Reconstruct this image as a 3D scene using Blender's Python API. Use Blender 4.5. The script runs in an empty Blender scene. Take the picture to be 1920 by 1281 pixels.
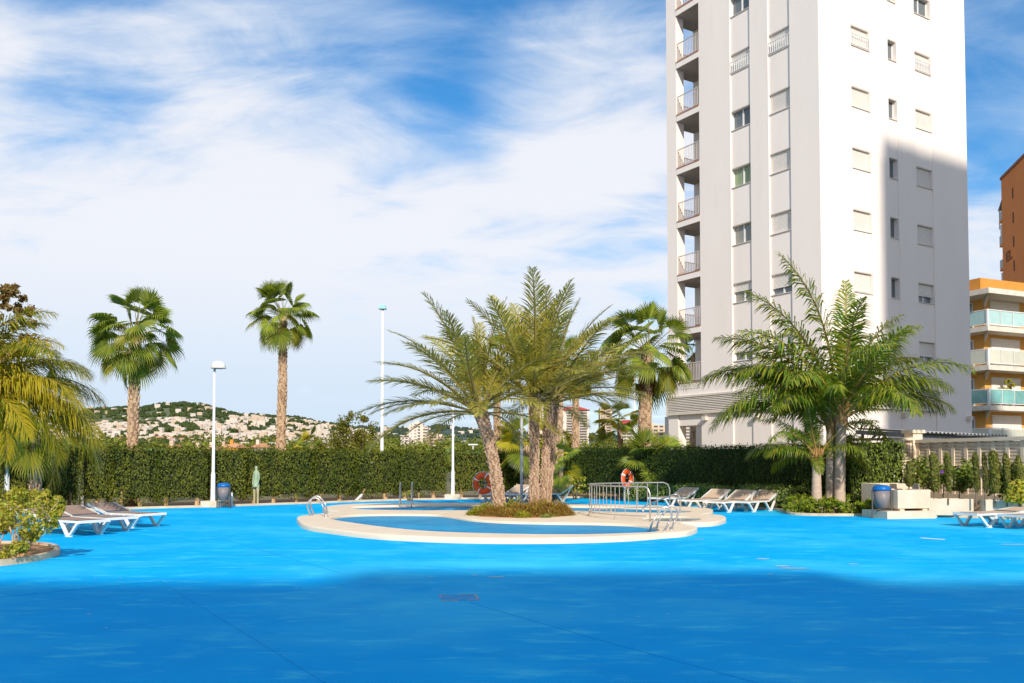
import bpy, bmesh, math, random
import numpy as np
from mathutils import Vector, Matrix

# ------------------------------------------------------------------ camera, sky, sun, exposure
scene = bpy.context.scene
COL = scene.collection
F_PX, TILT, YP, CAM_H = 1654.7, 0.03705, 803.7, 1.5
cam_data = bpy.data.cameras.new('camera')
cam = bpy.data.objects.new('camera', cam_data)
COL.objects.link(cam)
cam.location = (0, 0, CAM_H)
cam.rotation_euler = (math.pi/2 + TILT, 0, 0)
cam_data.sensor_width = 36.0
cam_data.lens = F_PX/1920*36.0
cam_data.shift_y = (YP - 640.5)/1920
cam_data.clip_end = 12000
scene.camera = cam

SUN_EL = math.radians(32)
SUN_H = Vector((0.15, -0.989, 0)).normalized()
SUN = Vector((SUN_H.x*math.cos(SUN_EL), SUN_H.y*math.cos(SUN_EL), math.sin(SUN_EL)))
sun_data = bpy.data.lights.new('sun', 'SUN')
sun_data.energy = 3.05
sun_data.angle = math.radians(0.9)
sun_data.color = (1.0, 0.93, 0.82)
sun = bpy.data.objects.new('sun', sun_data)
COL.objects.link(sun)
sun.rotation_euler = SUN.to_track_quat('Z', 'Y').to_euler()

scene.view_settings.view_transform = 'Standard'
scene.view_settings.look = 'None'
scene.view_settings.gamma = 1
scene.view_settings.exposure = 0.70
scene.view_settings.use_curve_mapping = False
scene.cycles.use_denoising = True
scene.cycles.max_bounces = 8
scene.cycles.transparent_max_bounces = 12

world = bpy.data.worlds.new('World')
scene.world = world
world.use_nodes = True
SKY_STRENGTH = 0.10

def build_sky():
    nt = world.node_tree
    nt.nodes.clear()
    N, L = nt.nodes.new, nt.links.new
    out = N('ShaderNodeOutputWorld')
    bg = N('ShaderNodeBackground')
    bg.inputs['Strength'].default_value = SKY_STRENGTH
    L(bg.outputs[0], out.inputs['Surface'])
    sky = N('ShaderNodeTexSky')
    sky.sky_type = 'NISHITA'
    sky.sun_disc = False
    sky.sun_elevation = SUN_EL
    sky.sun_rotation = math.atan2(SUN_H.x, SUN_H.y)
    sky.air_density = 1.0
    sky.dust_density = 0.6
    sky.ozone_density = 2.0
    hsv = N('ShaderNodeHueSaturation')
    hsv.inputs['Saturation'].default_value = 1.45
    hsv.inputs['Value'].default_value = 1.02
    L(sky.outputs[0], hsv.inputs['Color'])
    tc = N('ShaderNodeTexCoord')
    sep = N('ShaderNodeSeparateXYZ')
    L(tc.outputs['Generated'], sep.inputs[0])

    def math_(op, a, b=None, clamp=False):
        n = N('ShaderNodeMath'); n.operation = op; n.use_clamp = clamp
        for i, s in enumerate((a, b)):
            if s is None: continue
            if isinstance(s, (int, float)): n.inputs[i].default_value = s
            else: L(s, n.inputs[i])
        return n.outputs[0]

    def maprange(v, a, b, c, d):
        n = N('ShaderNodeMapRange'); n.interpolation_type = 'SMOOTHSTEP'
        L(v, n.inputs[0])
        for i, q in zip((1, 2, 3, 4), (a, b, c, d)): n.inputs[i].default_value = q
        return n.outputs[0]

    # clouds sit on a high layer: the view direction is carried onto a plane overhead
    den = math_('ADD', math_('MAXIMUM', sep.outputs[2], 0.0), 0.22)
    px = math_('DIVIDE', sep.outputs[0], den)
    py = math_('DIVIDE', sep.outputs[1], den)
    comb = N('ShaderNodeCombineXYZ')
    L(px, comb.inputs[0]); L(py, comb.inputs[1])
    mp = N('ShaderNodeMapping')
    mp.inputs['Rotation'].default_value = (0, 0, math.radians(-14))
    mp.inputs['Scale'].default_value = (0.85, 1.55, 1)
    mp.inputs['Location'].default_value = (3.1, 1.7, 0)
    L(comb.outputs[0], mp.inputs[0])

    def noise(scale, detail, rough, dist, vec=mp.outputs[0]):
        n = N('ShaderNodeTexNoise')
        n.inputs['Scale'].default_value = scale
        n.inputs['Detail'].default_value = detail
        n.inputs['Roughness'].default_value = rough
        n.inputs['Distortion'].default_value = dist
        L(vec, n.inputs['Vector'])
        return n.outputs['Fac']
    big = noise(1.5, 8, 0.56, 0.8)
    fine = noise(3.4, 11, 0.62, 0.8)

    def lobe(dirv, tight):
        d = Vector(dirv).normalized()
        n = N('ShaderNodeVectorMath'); n.operation = 'DOT_PRODUCT'
        L(tc.outputs['Generated'], n.inputs[0]); n.inputs[1].default_value = d
        return maprange(n.outputs['Value'], math.cos(math.radians(tight)), 1.0, 0.0, 1.0)
    # openings in the cloud deck and two denser banks
    gap1 = lobe((.025, .875, .475), 13)
    gap2 = lobe((-.33, .83, .44), 13)
    gap3 = lobe((-.10, .92, .36), 10)
    gap4 = lobe((.47, .82, .33), 10)
    gap5 = lobe((.11, .94, .32), 8)
    bank1 = lobe((-.44, .85, .27), 19)
    bank2 = lobe((.075, .92, .385), 8)
    bank3 = lobe((-.2, .95, .20), 18)
    elev = maprange(sep.outputs[2], 0.0, 0.62, 0.34, -0.02)
    s = math_('ADD', math_('MULTIPLY', big, 1.35), math_('MULTIPLY', fine, 0.75))
    s = math_('SUBTRACT', s, 0.34)
    s = math_('ADD', s, elev)
    for g, w in ((gap1, -.36), (gap2, -.30), (gap3, -.08), (gap4, -.22), (gap5, .05), (bank1, .26), (bank2, .36), (bank3, .20)):
        s = math_('ADD', s, math_('MULTIPLY', g, w))
    mask = maprange(s, 0.34, 1.16, 0.04, 0.97)
    ccol = N('ShaderNodeMixRGB')
    ccol.inputs[1].default_value = (3.95, 4.8, 5.85, 1)
    ccol.inputs[2].default_value = (5.5, 5.6, 5.95, 1)
    hz = maprange(sep.outputs[2], 0.02, 0.24, 0.0, 1.0)
    L(math_('MULTIPLY', hz, maprange(s, 0.6, 1.1, 0, 1)), ccol.inputs[0])
    mix = N('ShaderNodeMixRGB')
    L(mask, mix.inputs[0]); L(hsv.outputs[0], mix.inputs[1]); L(ccol.outputs[0], mix.inputs[2])
    L(mix.outputs[0], bg.inputs['Color'])
build_sky()

# ------------------------------------------------------------------ helpers
rng = np.random.default_rng(7)
random.seed(7)
R = math.radians

def ray(px, py):
    dx, dy = (px-960)/F_PX, -(py-YP)/F_PX
    c, s = math.cos(TILT), math.sin(TILT)
    return Vector((dx, c - dy*s, s + dy*c))

def gp(px, py, z=0.0):                     # ground point seen at a pixel of the photograph
    d = ray(px, py)
    return Vector((0, 0, CAM_H)) + d*((z-CAM_H)/d.z)

def at(px, py, Y):                         # point seen at a pixel, Y metres away
    d = ray(px, py)
    return Vector((0, 0, CAM_H)) + d*(Y/d.y)

def tag(o, label=None, cat=None, group=None, kind=None):
    if label: o['label'] = label
    if cat: o['category'] = cat
    if group: o['group'] = group
    if kind: o['kind'] = kind
    return o

def link(name, data, parent=None, loc=(0, 0, 0), rz=0.0):
    o = bpy.data.objects.new(name, data)
    COL.objects.link(o)
    o.location = loc
    if rz: o.rotation_euler = (0, 0, rz)
    if parent: o.parent = parent
    return o

def thing(name, label, cat, loc=(0, 0, 0), rz=0.0, group=None):
    return tag(link(name, None, None, loc, rz), label, cat, group)

def copy_tree(o, parent=None):
    c = o.copy(); COL.objects.link(c); c.parent = parent
    for ch in list(o.children): copy_tree(ch, c)
    return c

class MB:
    def __init__(s): s.v, s.f, s.m, s.smooth = [], [], [], False
    def add(s, vs, fs, m=0):
        n = len(s.v)
        s.v += [tuple(p) for p in vs]
        s.f += [tuple(i+n for i in f) for f in fs]
        s.m += [m]*len(fs)
        return s
    def box(s, a, b, m=0):
        x0, y0, z0 = a; x1, y1, z1 = b
        if x0 > x1: x0, x1 = x1, x0
        if y0 > y1: y0, y1 = y1, y0
        if z0 > z1: z0, z1 = z1, z0
        return s.add([(x0,y0,z0),(x1,y0,z0),(x1,y1,z0),(x0,y1,z0),(x0,y0,z1),(x1,y0,z1),(x1,y1,z1),(x0,y1,z1)],
                     [(3,2,1,0),(4,5,6,7),(0,1,5,4),(1,2,6,5),(2,3,7,6),(3,0,4,7)], m)
    def bar(s, p, q, w, h, m=0, up=(0, 0, 1)):      # rectangular bar from p to q
        p, q = Vector(p), Vector(q)
        t = (q-p).normalized(); u = Vector(up)
        if abs(t.dot(u)) > .95: u = Vector((1, 0, 0))
        a = t.cross(u).normalized(); b = a.cross(t)
        vs = [c + a*(i*w/2) + b*(j*h/2) for c in (p, q) for i, j in ((-1,-1),(1,-1),(1,1),(-1,1))]
        return s.add(vs, [(0,1,2,3),(7,6,5,4),(4,5,1,0),(5,6,2,1),(6,7,3,2),(7,4,0,3)], m)
    def tube(s, pts, rad, n=8, cap=True, m=0):
        pts = [Vector(p) for p in pts]
        if not hasattr(rad, '__len__'): rad = [rad]*len(pts)
        base = len(s.v); ref = None; vs = []; fs = []
        for i, p in enumerate(pts):
            t = (pts[min(i+1, len(pts)-1)] - pts[max(i-1, 0)]).normalized()
            if ref is None:
                ref = Vector((1, 0, 0)) if abs(t.x) < .9 else Vector((0, 1, 0))
            a = (ref - t*ref.dot(t)).normalized(); ref = a; b = t.cross(a)
            for k in range(n):
                th = 2*math.pi*k/n
                vs.append(p + (a*math.cos(th) + b*math.sin(th))*rad[i])
        for i in range(len(pts)-1):
            for k in range(n):
                k2 = (k+1) % n
                fs.append((i*n+k, i*n+k2, (i+1)*n+k2, (i+1)*n+k))
        if cap:
            fs.append(tuple(range(n))[::-1]); fs.append(tuple((len(pts)-1)*n+k for k in range(n)))
        return s.add(vs, fs, m)
    def lathe(s, prof, n=16, c=(0, 0, 0), m=0):     # profile of (r, z)
        vs, fs = [], []
        for r, z in prof:
            for k in range(n):
                th = 2*math.pi*k/n
                vs.append((c[0]+r*math.cos(th), c[1]+r*math.sin(th), c[2]+z))
        for i in range(len(prof)-1):
            for k in range(n):
                k2 = (k+1) % n
                fs.append((i*n+k, i*n+k2, (i+1)*n+k2, (i+1)*n+k))
        return s.add(vs, fs, m)
    def prism(s, poly, z0, z1, m=0):
        n = len(poly)
        vs = [(x, y, z0) for x, y in poly] + [(x, y, z1) for x, y in poly]
        fs = [tuple(range(n))[::-1], tuple(range(n, 2*n))] + [(i, (i+1) % n, (i+1) % n + n, i+n) for i in range(n)]
        return s.add(vs, fs, m)
    def mesh(s, name, mats):
        me = bpy.data.meshes.new(name)
        me.from_pydata(s.v, [], s.f)
        mats = mats if isinstance(mats, (list, tuple)) else [mats]
        for q in mats: me.materials.append(q)
        if len(mats) > 1: me.polygons.foreach_set('material_index', s.m)
        if s.smooth: me.polygons.foreach_set('use_smooth', [True]*len(s.f))
        me.update()
        return me
    def build(s, name, mats, parent=None, loc=(0, 0, 0), rz=0.0):
        return link(name, s.mesh(name, mats), parent, loc, rz)

def np_mesh(name, V, Fq, mats, mi=None, smooth=False):
    """V (n,3), Fq (m,k) with constant k"""
    me = bpy.data.meshes.new(name)
    V = np.asarray(V, np.float32); Fq = np.asarray(Fq, np.int32)
    m, k = Fq.shape
    me.vertices.add(len(V)); me.vertices.foreach_set('co', V.ravel())
    me.loops.add(m*k); me.loops.foreach_set('vertex_index', Fq.ravel())
    me.polygons.add(m); me.polygons.foreach_set('loop_start', np.arange(0, m*k, k, dtype=np.int32))
    mats = mats if isinstance(mats, (list, tuple)) else [mats]
    for q in mats: me.materials.append(q)
    if mi is not None: me.polygons.foreach_set('material_index', np.asarray(mi, np.int32))
    if smooth: me.polygons.foreach_set('use_smooth', np.ones(m, bool))
    me.update(calc_edges=True)
    me.validate()
    return me

_tab = np.random.default_rng(99).random((64, 64))
def vnoise(x, y):
    x = np.asarray(x, float); y = np.asarray(y, float)
    xi = np.floor(x).astype(int); yi = np.floor(y).astype(int)
    fx = x-xi; fy = y-yi
    fx = fx*fx*(3-2*fx); fy = fy*fy*(3-2*fy)
    g = lambda i, j: _tab[i % 64, j % 64]
    return (g(xi, yi)*(1-fx)+g(xi+1, yi)*fx)*(1-fy) + (g(xi, yi+1)*(1-fx)+g(xi+1, yi+1)*fx)*fy
def fbm(x, y, o=4):
    s = 0; a = .5
    for i in range(o):
        s = s + a*vnoise(x*2**i + 17.3*i, y*2**i + 5.1*i); a *= .5
    return s

# ------------------------------------------------------------------ materials
def srgb(*c): return tuple((v/12.92 if v <= .04045 else ((v+.055)/1.055)**2.4) for v in c)

def mat(name, c1, c2=None, rough=.7, scale=8.0, bump=0.0, bscale=None, spec=.3, metal=0.0, detail=5, stretch=(1, 1, 1), lo=.35, hi=.65, objvar=0.0, third=None):
    m = bpy.data.materials.new(name); m.use_nodes = True
    nt = m.node_tree; N, L = nt.nodes.new, nt.links.new
    b = nt.nodes['Principled BSDF']
    b.inputs['Roughness'].default_value = rough
    b.inputs['Specular IOR Level'].default_value = spec
    b.inputs['Metallic'].default_value = metal
    tc = N('ShaderNodeTexCoord'); mp = N('ShaderNodeMapping')
    mp.inputs['Scale'].default_value = stretch
    L(tc.outputs['Object'], mp.inputs[0])
    nz = N('ShaderNodeTexNoise')
    nz.inputs['Scale'].default_value = scale; nz.inputs['Detail'].default_value = detail
    nz.inputs['Roughness'].default_value = .6
    L(mp.outputs[0], nz.inputs['Vector'])
    rp = N('ShaderNodeValToRGB')
    c2 = c2 or tuple(v*.85 for v in c1)
    rp.color_ramp.elements[0].position = lo; rp.color_ramp.elements[1].position = hi
    rp.color_ramp.elements[0].color = (*c1, 1); rp.color_ramp.elements[1].color = (*c2, 1)
    L(nz.outputs['Fac'], rp.inputs[0])
    col = rp.outputs[0]
    if third:                               # sparse stains: (colour, scale, threshold, amount)
        n2 = N('ShaderNodeTexNoise'); n2.inputs['Scale'].default_value = third[1]; n2.inputs['Detail'].default_value = 8
        n2.inputs['Roughness'].default_value = .65
        L(mp.outputs[0], n2.inputs['Vector'])
        mr = N('ShaderNodeMapRange'); L(n2.outputs['Fac'], mr.inputs[0])
        mr.inputs[1].default_value = third[2]; mr.inputs[2].default_value = third[2]+.14; mr.inputs[4].default_value = third[3]
        mx = N('ShaderNodeMixRGB'); L(mr.outputs[0], mx.inputs[0]); L(col, mx.inputs[1]); mx.inputs[2].default_value = (*third[0], 1)
        col = mx.outputs[0]
    if objvar:
        oi = N('ShaderNodeObjectInfo'); hs = N('ShaderNodeHueSaturation')
        mr = N('ShaderNodeMapRange'); L(oi.outputs['Random'], mr.inputs[0]); mr.inputs[3].default_value = 1-objvar; mr.inputs[4].default_value = 1+objvar
        L(mr.outputs[0], hs.inputs['Value']); L(col, hs.inputs['Color']); col = hs.outputs[0]
    L(col, b.inputs['Base Color'])
    if bump:
        n3 = N('ShaderNodeTexNoise'); n3.inputs['Scale'].default_value = bscale or scale*6; n3.inputs['Detail'].default_value = 6
        L(mp.outputs[0], n3.inputs['Vector'])
        bp = N('ShaderNodeBump'); bp.inputs['Strength'].default_value = bump; bp.inputs['Distance'].default_value = .02
        L(n3.outputs['Fac'], bp.inputs['Height']); L(bp.outputs[0], b.inputs['Normal'])
    return m

def leaf(name, cols, trans=.35, rough=.45, spec=.35, objvar=.12, patch=0.0, gain=1.0):
    """foliage: every leaf its own tone, some light passing through"""
    cols = [tuple(min(.8, v*g_) for v, g_ in zip(c, (1.7*gain, 1.62*gain, 1.1*gain))) for c in cols]
    m = bpy.data.materials.new(name); m.use_nodes = True
    nt = m.node_tree; N, L = nt.nodes.new, nt.links.new
    b = nt.nodes['Principled BSDF']; out = nt.nodes['Material Output']
    b.inputs['Roughness'].default_value = rough; b.inputs['Specular IOR Level'].default_value = spec
    g = N('ShaderNodeNewGeometry'); rp = N('ShaderNodeValToRGB')
    el = rp.color_ramp.elements
    for i, c in enumerate(cols):
        p = i/(len(cols)-1)
        e = el[0] if i == 0 else (el[1] if i == len(cols)-1 else el.new(p))
        e.position = p; e.color = (*c, 1)
    fac = g.outputs['Random Per Island']
    if patch:
        tc = N('ShaderNodeTexCoord'); nz = N('ShaderNodeTexNoise'); nz.inputs['Scale'].default_value = patch; nz.inputs['Detail'].default_value = 3
        mpp = N('ShaderNodeMapping'); mpp.inputs['Scale'].default_value = (1, 1, .3); L(tc.outputs['Object'], mpp.inputs[0]); L(mpp.outputs[0], nz.inputs['Vector'])
        a = N('ShaderNodeMath'); a.operation = 'MULTIPLY_ADD'; a.inputs[1].default_value = .5
        mr = N('ShaderNodeMapRange'); L(nz.outputs['Fac'], mr.inputs[0]); mr.inputs[1].default_value = .35; mr.inputs[2].default_value = .65; mr.inputs[4].default_value = .5
        L(fac, a.inputs[0]); L(mr.outputs[0], a.inputs[2]); fac = a.outputs[0]
    L(fac, rp.inputs[0])
    oi = N('ShaderNodeObjectInfo'); hs = N('ShaderNodeHueSaturation')
    mr = N('ShaderNodeMapRange'); L(oi.outputs['Random'], mr.inputs[0]); mr.inputs[3].default_value = 1-objvar; mr.inputs[4].default_value = 1+objvar
    L(mr.outputs[0], hs.inputs['Value']); L(rp.outputs[0], hs.inputs['Color'])
    L(hs.outputs[0], b.inputs['Base Color'])
    t = N('ShaderNodeBsdfTranslucent'); h2 = N('ShaderNodeHueSaturation'); h2.inputs['Value'].default_value = 1.2; h2.inputs['Saturation'].default_value = 1.1
    L(hs.outputs[0], h2.inputs['Color']); L(h2.outputs[0], t.inputs['Color'])
    mx = N('ShaderNodeMixShader'); mx.inputs[0].default_value = trans
    L(b.outputs[0], mx.inputs[1]); L(t.outputs[0], mx.inputs[2]); L(mx.outputs[0], out.inputs['Surface'])
    return m

M = {}
M['plaster'] = mat('white_plaster', (.90,.80,.725), (.87,.77,.695), .85, .6, .12, 40, stretch=(1,1,.22), third=((.74,.64,.56), 1.3, .58, .35))
M['trim'] = mat('cream_trim', (.70,.62,.53), (.66,.58,.49), .7, 3, .05)
M['shutter'] = mat('shutter_plastic', (.80,.735,.665), (.77,.70,.63), .55, 2)
M['frame'] = mat('white_frame', (.78,.76,.73), (.74,.72,.69), .4, 3)
M['glass'] = mat('window_glass', (.12,.14,.15), (.16,.18,.19), .04, .4, spec=.6)
M['curtain'] = mat('pane_before_pale_curtain', (.30,.29,.24), (.22,.22,.19), .08, 9, spec=.6, stretch=(3,3,.15))
M['greencurtain'] = mat('pane_before_green_curtain', (.30,.36,.20), (.20,.26,.13), .08, 9, spec=.6, stretch=(3,3,.15))
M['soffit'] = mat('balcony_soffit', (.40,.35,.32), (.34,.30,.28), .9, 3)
M['terracotta'] = mat('terracotta_edge', (.46,.20,.11), (.38,.16,.09), .8, 6)
M['railing'] = mat('painted_railing', (.62,.52,.46), (.68,.60,.54), .5, 5)
M['whitemetal'] = mat('white_metal', (.80,.79,.77), (.74,.73,.71), .4, 5, third=((.35,.25,.17), 9, .66, .6))
M['orange'] = mat('orange_render', (.62,.27,.05), (.56,.23,.04), .85, .8, .08, third=((.40,.17,.05), 2.0, .6, .5))
M['orangelight'] = mat('ochre_render', (.74,.40,.11), (.68,.34,.08), .85, .8, .08, third=((.5,.22,.06), 2.5, .6, .5))
M['brown'] = mat('rust_render', (.82,.27,.075), (.76,.24,.065), .88, .35, .1)
M['slabwhite'] = mat('balcony_slab_white', (.72,.66,.58), (.62,.55,.46), .8, 2.2, third=((.42,.27,.14), 3, .6, .6))
M['mint'] = mat('mint_glass_panel', (.42,.60,.58), (.36,.54,.52), .15, 1.5, spec=.5, objvar=.12)
M['cream_mint'] = mat('cream_glass_panel', (.60,.58,.46), (.54,.53,.42), .15, 1.5, spec=.5, objvar=.08)
M['teal'] = mat('teal_glass_panel', (.14,.36,.34), (.22,.45,.40), .12, 1.5, spec=.5, objvar=.2)
M['coping'] = mat('cream_stone_coping', (.82,.67,.50), (.75,.60,.44), .75, 1.6, .25, 30, third=((.36,.27,.18), 1.7, .63, .7))
M['kerb'] = mat('kerb_stone', (.66,.54,.38), (.55,.42,.28), .8, 3, .3, 30, third=((.30,.2,.12), 4, .6, .6))
M['soil'] = mat('red_soil', (.48,.25,.11), (.34,.165,.07), .95, 2.5, .8, 14, third=((.42,.27,.13), 6, .58, .7))
M['ground'] = mat('dry_ground', (.14,.13,.06), (.20,.16,.085), .95, .08, .3, 2, third=((.06,.09,.025), .05, .5, .8))
M['steel'] = mat('stainless_steel', (.62,.57,.52), (.54,.50,.46), .38, 9, metal=.75)
M['greysteel'] = mat('galvanised_steel', (.50,.48,.45), (.44,.42,.40), .5, 9, metal=.15)
M['darkmetal'] = mat('dark_grey_metal', (.09,.10,.11), (.06,.065,.07), .5, 4)
M['sling'] = mat('beige_sling', (.60,.43,.30), (.55,.39,.27), .8, 5, .1, 300)
M['slingbrown'] = mat('taupe_sling', (.36,.25,.20), (.32,.22,.18), .8, 5, .1, 300)
M['whiteplastic'] = mat('white_plastic', (.80,.77,.73), (.74,.71,.66), .45, 4)
M['bluelid'] = mat('blue_plastic', (.006,.14,.42), (.006,.11,.36), .35, 3)
M['bucket'] = mat('grey_bucket', (.24,.20,.19), (.20,.17,.165), .45, 5)
M['buoy'] = mat('orange_buoy', (.80,.11,.02), (.72,.09,.02), .5, 4)
M['white'] = mat('white_band', (.80,.78,.75), (.75,.73,.7), .6, 4)
M['concrete'] = mat('cream_concrete', (.72,.60,.46), (.64,.51,.37), .85, 2.2, .25, 22, third=((.62,.36,.16), 1.6, .58, .7))
M['lattice'] = mat('cream_lattice', (.84,.70,.54), (.78,.63,.47), .8, 2, .15, 25)
M['roofgrey'] = mat('corrugated_roof', (.42,.42,.42), (.34,.34,.34), .5, 2)
M['bark_date'] = mat('date_palm_bark', (.56,.39,.27), (.46,.31,.21), .9, 9, .6, 30, third=((.30,.18,.11), 14, .60, .7))
M['bark_fan'] = mat('fan_palm_bark', (.60,.42,.27), (.46,.30,.18), .9, 8, .6, 30, third=((.26,.14,.07), 10, .60, .7))
M['bark_core'] = mat('bark_between', (.30,.19,.11), (.22,.135,.08), .95, 9)
M['bark_smooth'] = mat('smooth_grey_bark', (.58,.45,.35), (.48,.36,.27), .85, 3, .4, 14, stretch=(1,1,7), third=((.25,.19,.14), 4, .6, .6))
M['sheath'] = mat('palm_sheath', (.50,.26,.10), (.40,.22,.09), .7, 5, .3, stretch=(6,6,1))
M['wood'] = mat('shrub_stem', (.22,.16,.10), (.15,.11,.07), .9, 8, .4)
M['palestem'] = mat('pale_hedge_stem', (.55,.37,.20), (.38,.24,.12), .9, 6, .4)
M['far_white'] = mat('far_white_wall', (.66,.57,.49), (.60,.51,.43), .9, .02, objvar=.14)
M['far_cream'] = mat('far_cream_wall', (.60,.46,.34), (.55,.42,.30), .9, .02, objvar=.12)
M['far_dark'] = mat('far_window', (.12,.10,.09), (.09,.08,.07), .4, .3)
M['far_ochre'] = mat('far_ochre', (.60,.36,.08), (.55,.32,.07), .8, .3)
M['far_red'] = mat('far_red_roof', (.52,.06,.06), (.46,.05,.05), .7, .2)
M['far_tile'] = mat('far_tile_roof', (.52,.26,.13), (.44,.21,.10), .9, .2, objvar=.15)
M['green_awning'] = mat('green_sheet', (.05,.42,.16), (.05,.36,.14), .6, 1)
M['fig_green'] = mat('pale_green_paint', (.26,.36,.22), (.36,.42,.29), .8, 8, third=((.25,.3,.18), 12, .6, .6))
M['fig_pale'] = mat('pale_cream_paint', (.46,.40,.22), (.36,.30,.15), .8, 8)
M['cloth'] = mat('white_cloth', (.80,.78,.76), (.76,.74,.72), .9, 5)
# foliage
M['l_date'] = leaf('date_leaflets', [(.10,.115,.032),(.165,.172,.048),(.235,.225,.062),(.29,.245,.055)], .30, .38, .5, gain=1.2)
M['l_datedry'] = leaf('yellowing_date_leaflets', [(.20,.15,.03),(.30,.20,.04),(.36,.22,.05)], .35, .5)
M['l_queen'] = leaf('queen_leaflets', [(.035,.085,.012),(.07,.125,.016),(.10,.15,.02),(.17,.17,.025)], .32, .35, .4, gain=1.3)
M['l_queenyel'] = leaf('yellow_queen_leaflets', [(.19,.15,.015),(.30,.215,.02),(.40,.27,.03),(.17,.16,.02)], .40, .4, gain=1.45)
M['l_queenmix'] = leaf('green_gold_leaflets', [(.07,.10,.012),(.13,.14,.018),(.22,.18,.02)], .36, .4, gain=1.2)
M['l_fan'] = leaf('fan_leaves', [(.05,.085,.015),(.09,.125,.02),(.14,.16,.025)], .30, .38, .4, objvar=.25, gain=1.3)
M['l_fanyel'] = leaf('bright_fan_leaves', [(.18,.19,.02),(.26,.24,.025),(.33,.27,.03)], .42, .4, objvar=.15)
M['l_fanmid'] = leaf('olive_fan_leaves', [(.10,.125,.018),(.15,.16,.022),(.19,.18,.025)], .34, .4, objvar=.25)
M['l_dead'] = leaf('dead_fan_leaves', [(.30,.18,.08),(.40,.25,.12),(.22,.12,.05)], .25, .8, .1, gain=0.7)
M['rachis'] = mat('palm_stalk', (.26,.22,.06), (.22,.18,.05), .5, 4)
M['rachis_or'] = mat('orange_palm_stalk', (.40,.27,.08), (.34,.20,.06), .5, 4)
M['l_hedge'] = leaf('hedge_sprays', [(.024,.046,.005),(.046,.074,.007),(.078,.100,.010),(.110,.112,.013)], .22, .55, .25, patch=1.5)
M['l_hedgeshade'] = leaf('shaded_hedge_sprays', [(.014,.034,.005),(.026,.052,.007),(.042,.068,.009)], .2, .55, .25, patch=1.2)  # dark leaf tone has the long hedge side's grazing light painted in
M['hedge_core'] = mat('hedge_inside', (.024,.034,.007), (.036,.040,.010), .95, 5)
M['l_low'] = leaf('low_hedge_leaves', [(.07,.10,.03),(.11,.14,.04),(.16,.19,.065)], .25, .5, gain=1.5)
M['l_yel'] = leaf('yellow_green_leaves', [(.13,.16,.02),(.25,.26,.03),(.36,.32,.04),(.18,.14,.03)], .35, .45, gain=1.7)
M['l_bush'] = leaf('bush_leaves', [(.06,.075,.012),(.11,.115,.016),(.16,.15,.022)], .28, .45, patch=.8)
M['l_eucalypt'] = leaf('brown_green_leaves', [(.10,.085,.03),(.16,.12,.05),(.20,.13,.06)], .25, .5)
M['l_purple'] = leaf('purple_leaves', [(.10,.04,.045),(.16,.07,.06),(.13,.10,.03)], .25, .5)
M['l_flower'] = leaf('flower_bed_leaves', [(.10,.14,.015),(.22,.22,.025),(.34,.20,.03),(.34,.075,.03),(.30,.26,.03),(.14,.17,.02)], .30, .45, gain=1.15)
M['l_pine'] = leaf('pine_foliage', [(.045,.065,.014),(.08,.095,.018),(.115,.12,.022)], .15, .6, .2, objvar=0, patch=.03, gain=1.2)
M['l_hill'] = leaf('hill_trees', [(.030,.050,.022),(.045,.068,.026),(.06,.08,.028)], .1, .7, .1, objvar=0, patch=.006, gain=0.65)
M['l_dry'] = leaf('dry_grass', [(.30,.17,.07),(.40,.24,.10),(.48,.30,.13),(.24,.20,.05)], .25, .8, .1, gain=0.75)
M['l_green'] = leaf('green_tufts', [(.13,.17,.02),(.22,.25,.03),(.28,.24,.04)], .3, .5)
M['l_cypress'] = leaf('cypress_sprays', [(.06,.08,.02),(.10,.115,.025),(.15,.14,.03)], .22, .55)
M['l_cypressdry'] = leaf('browned_cypress_sprays', [(.10,.085,.03),(.15,.11,.04),(.08,.09,.02)], .22, .55)
M['l_ivy'] = leaf('climber_leaves', [(.05,.085,.015),(.09,.125,.02),(.15,.19,.03)], .28, .45)

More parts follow.
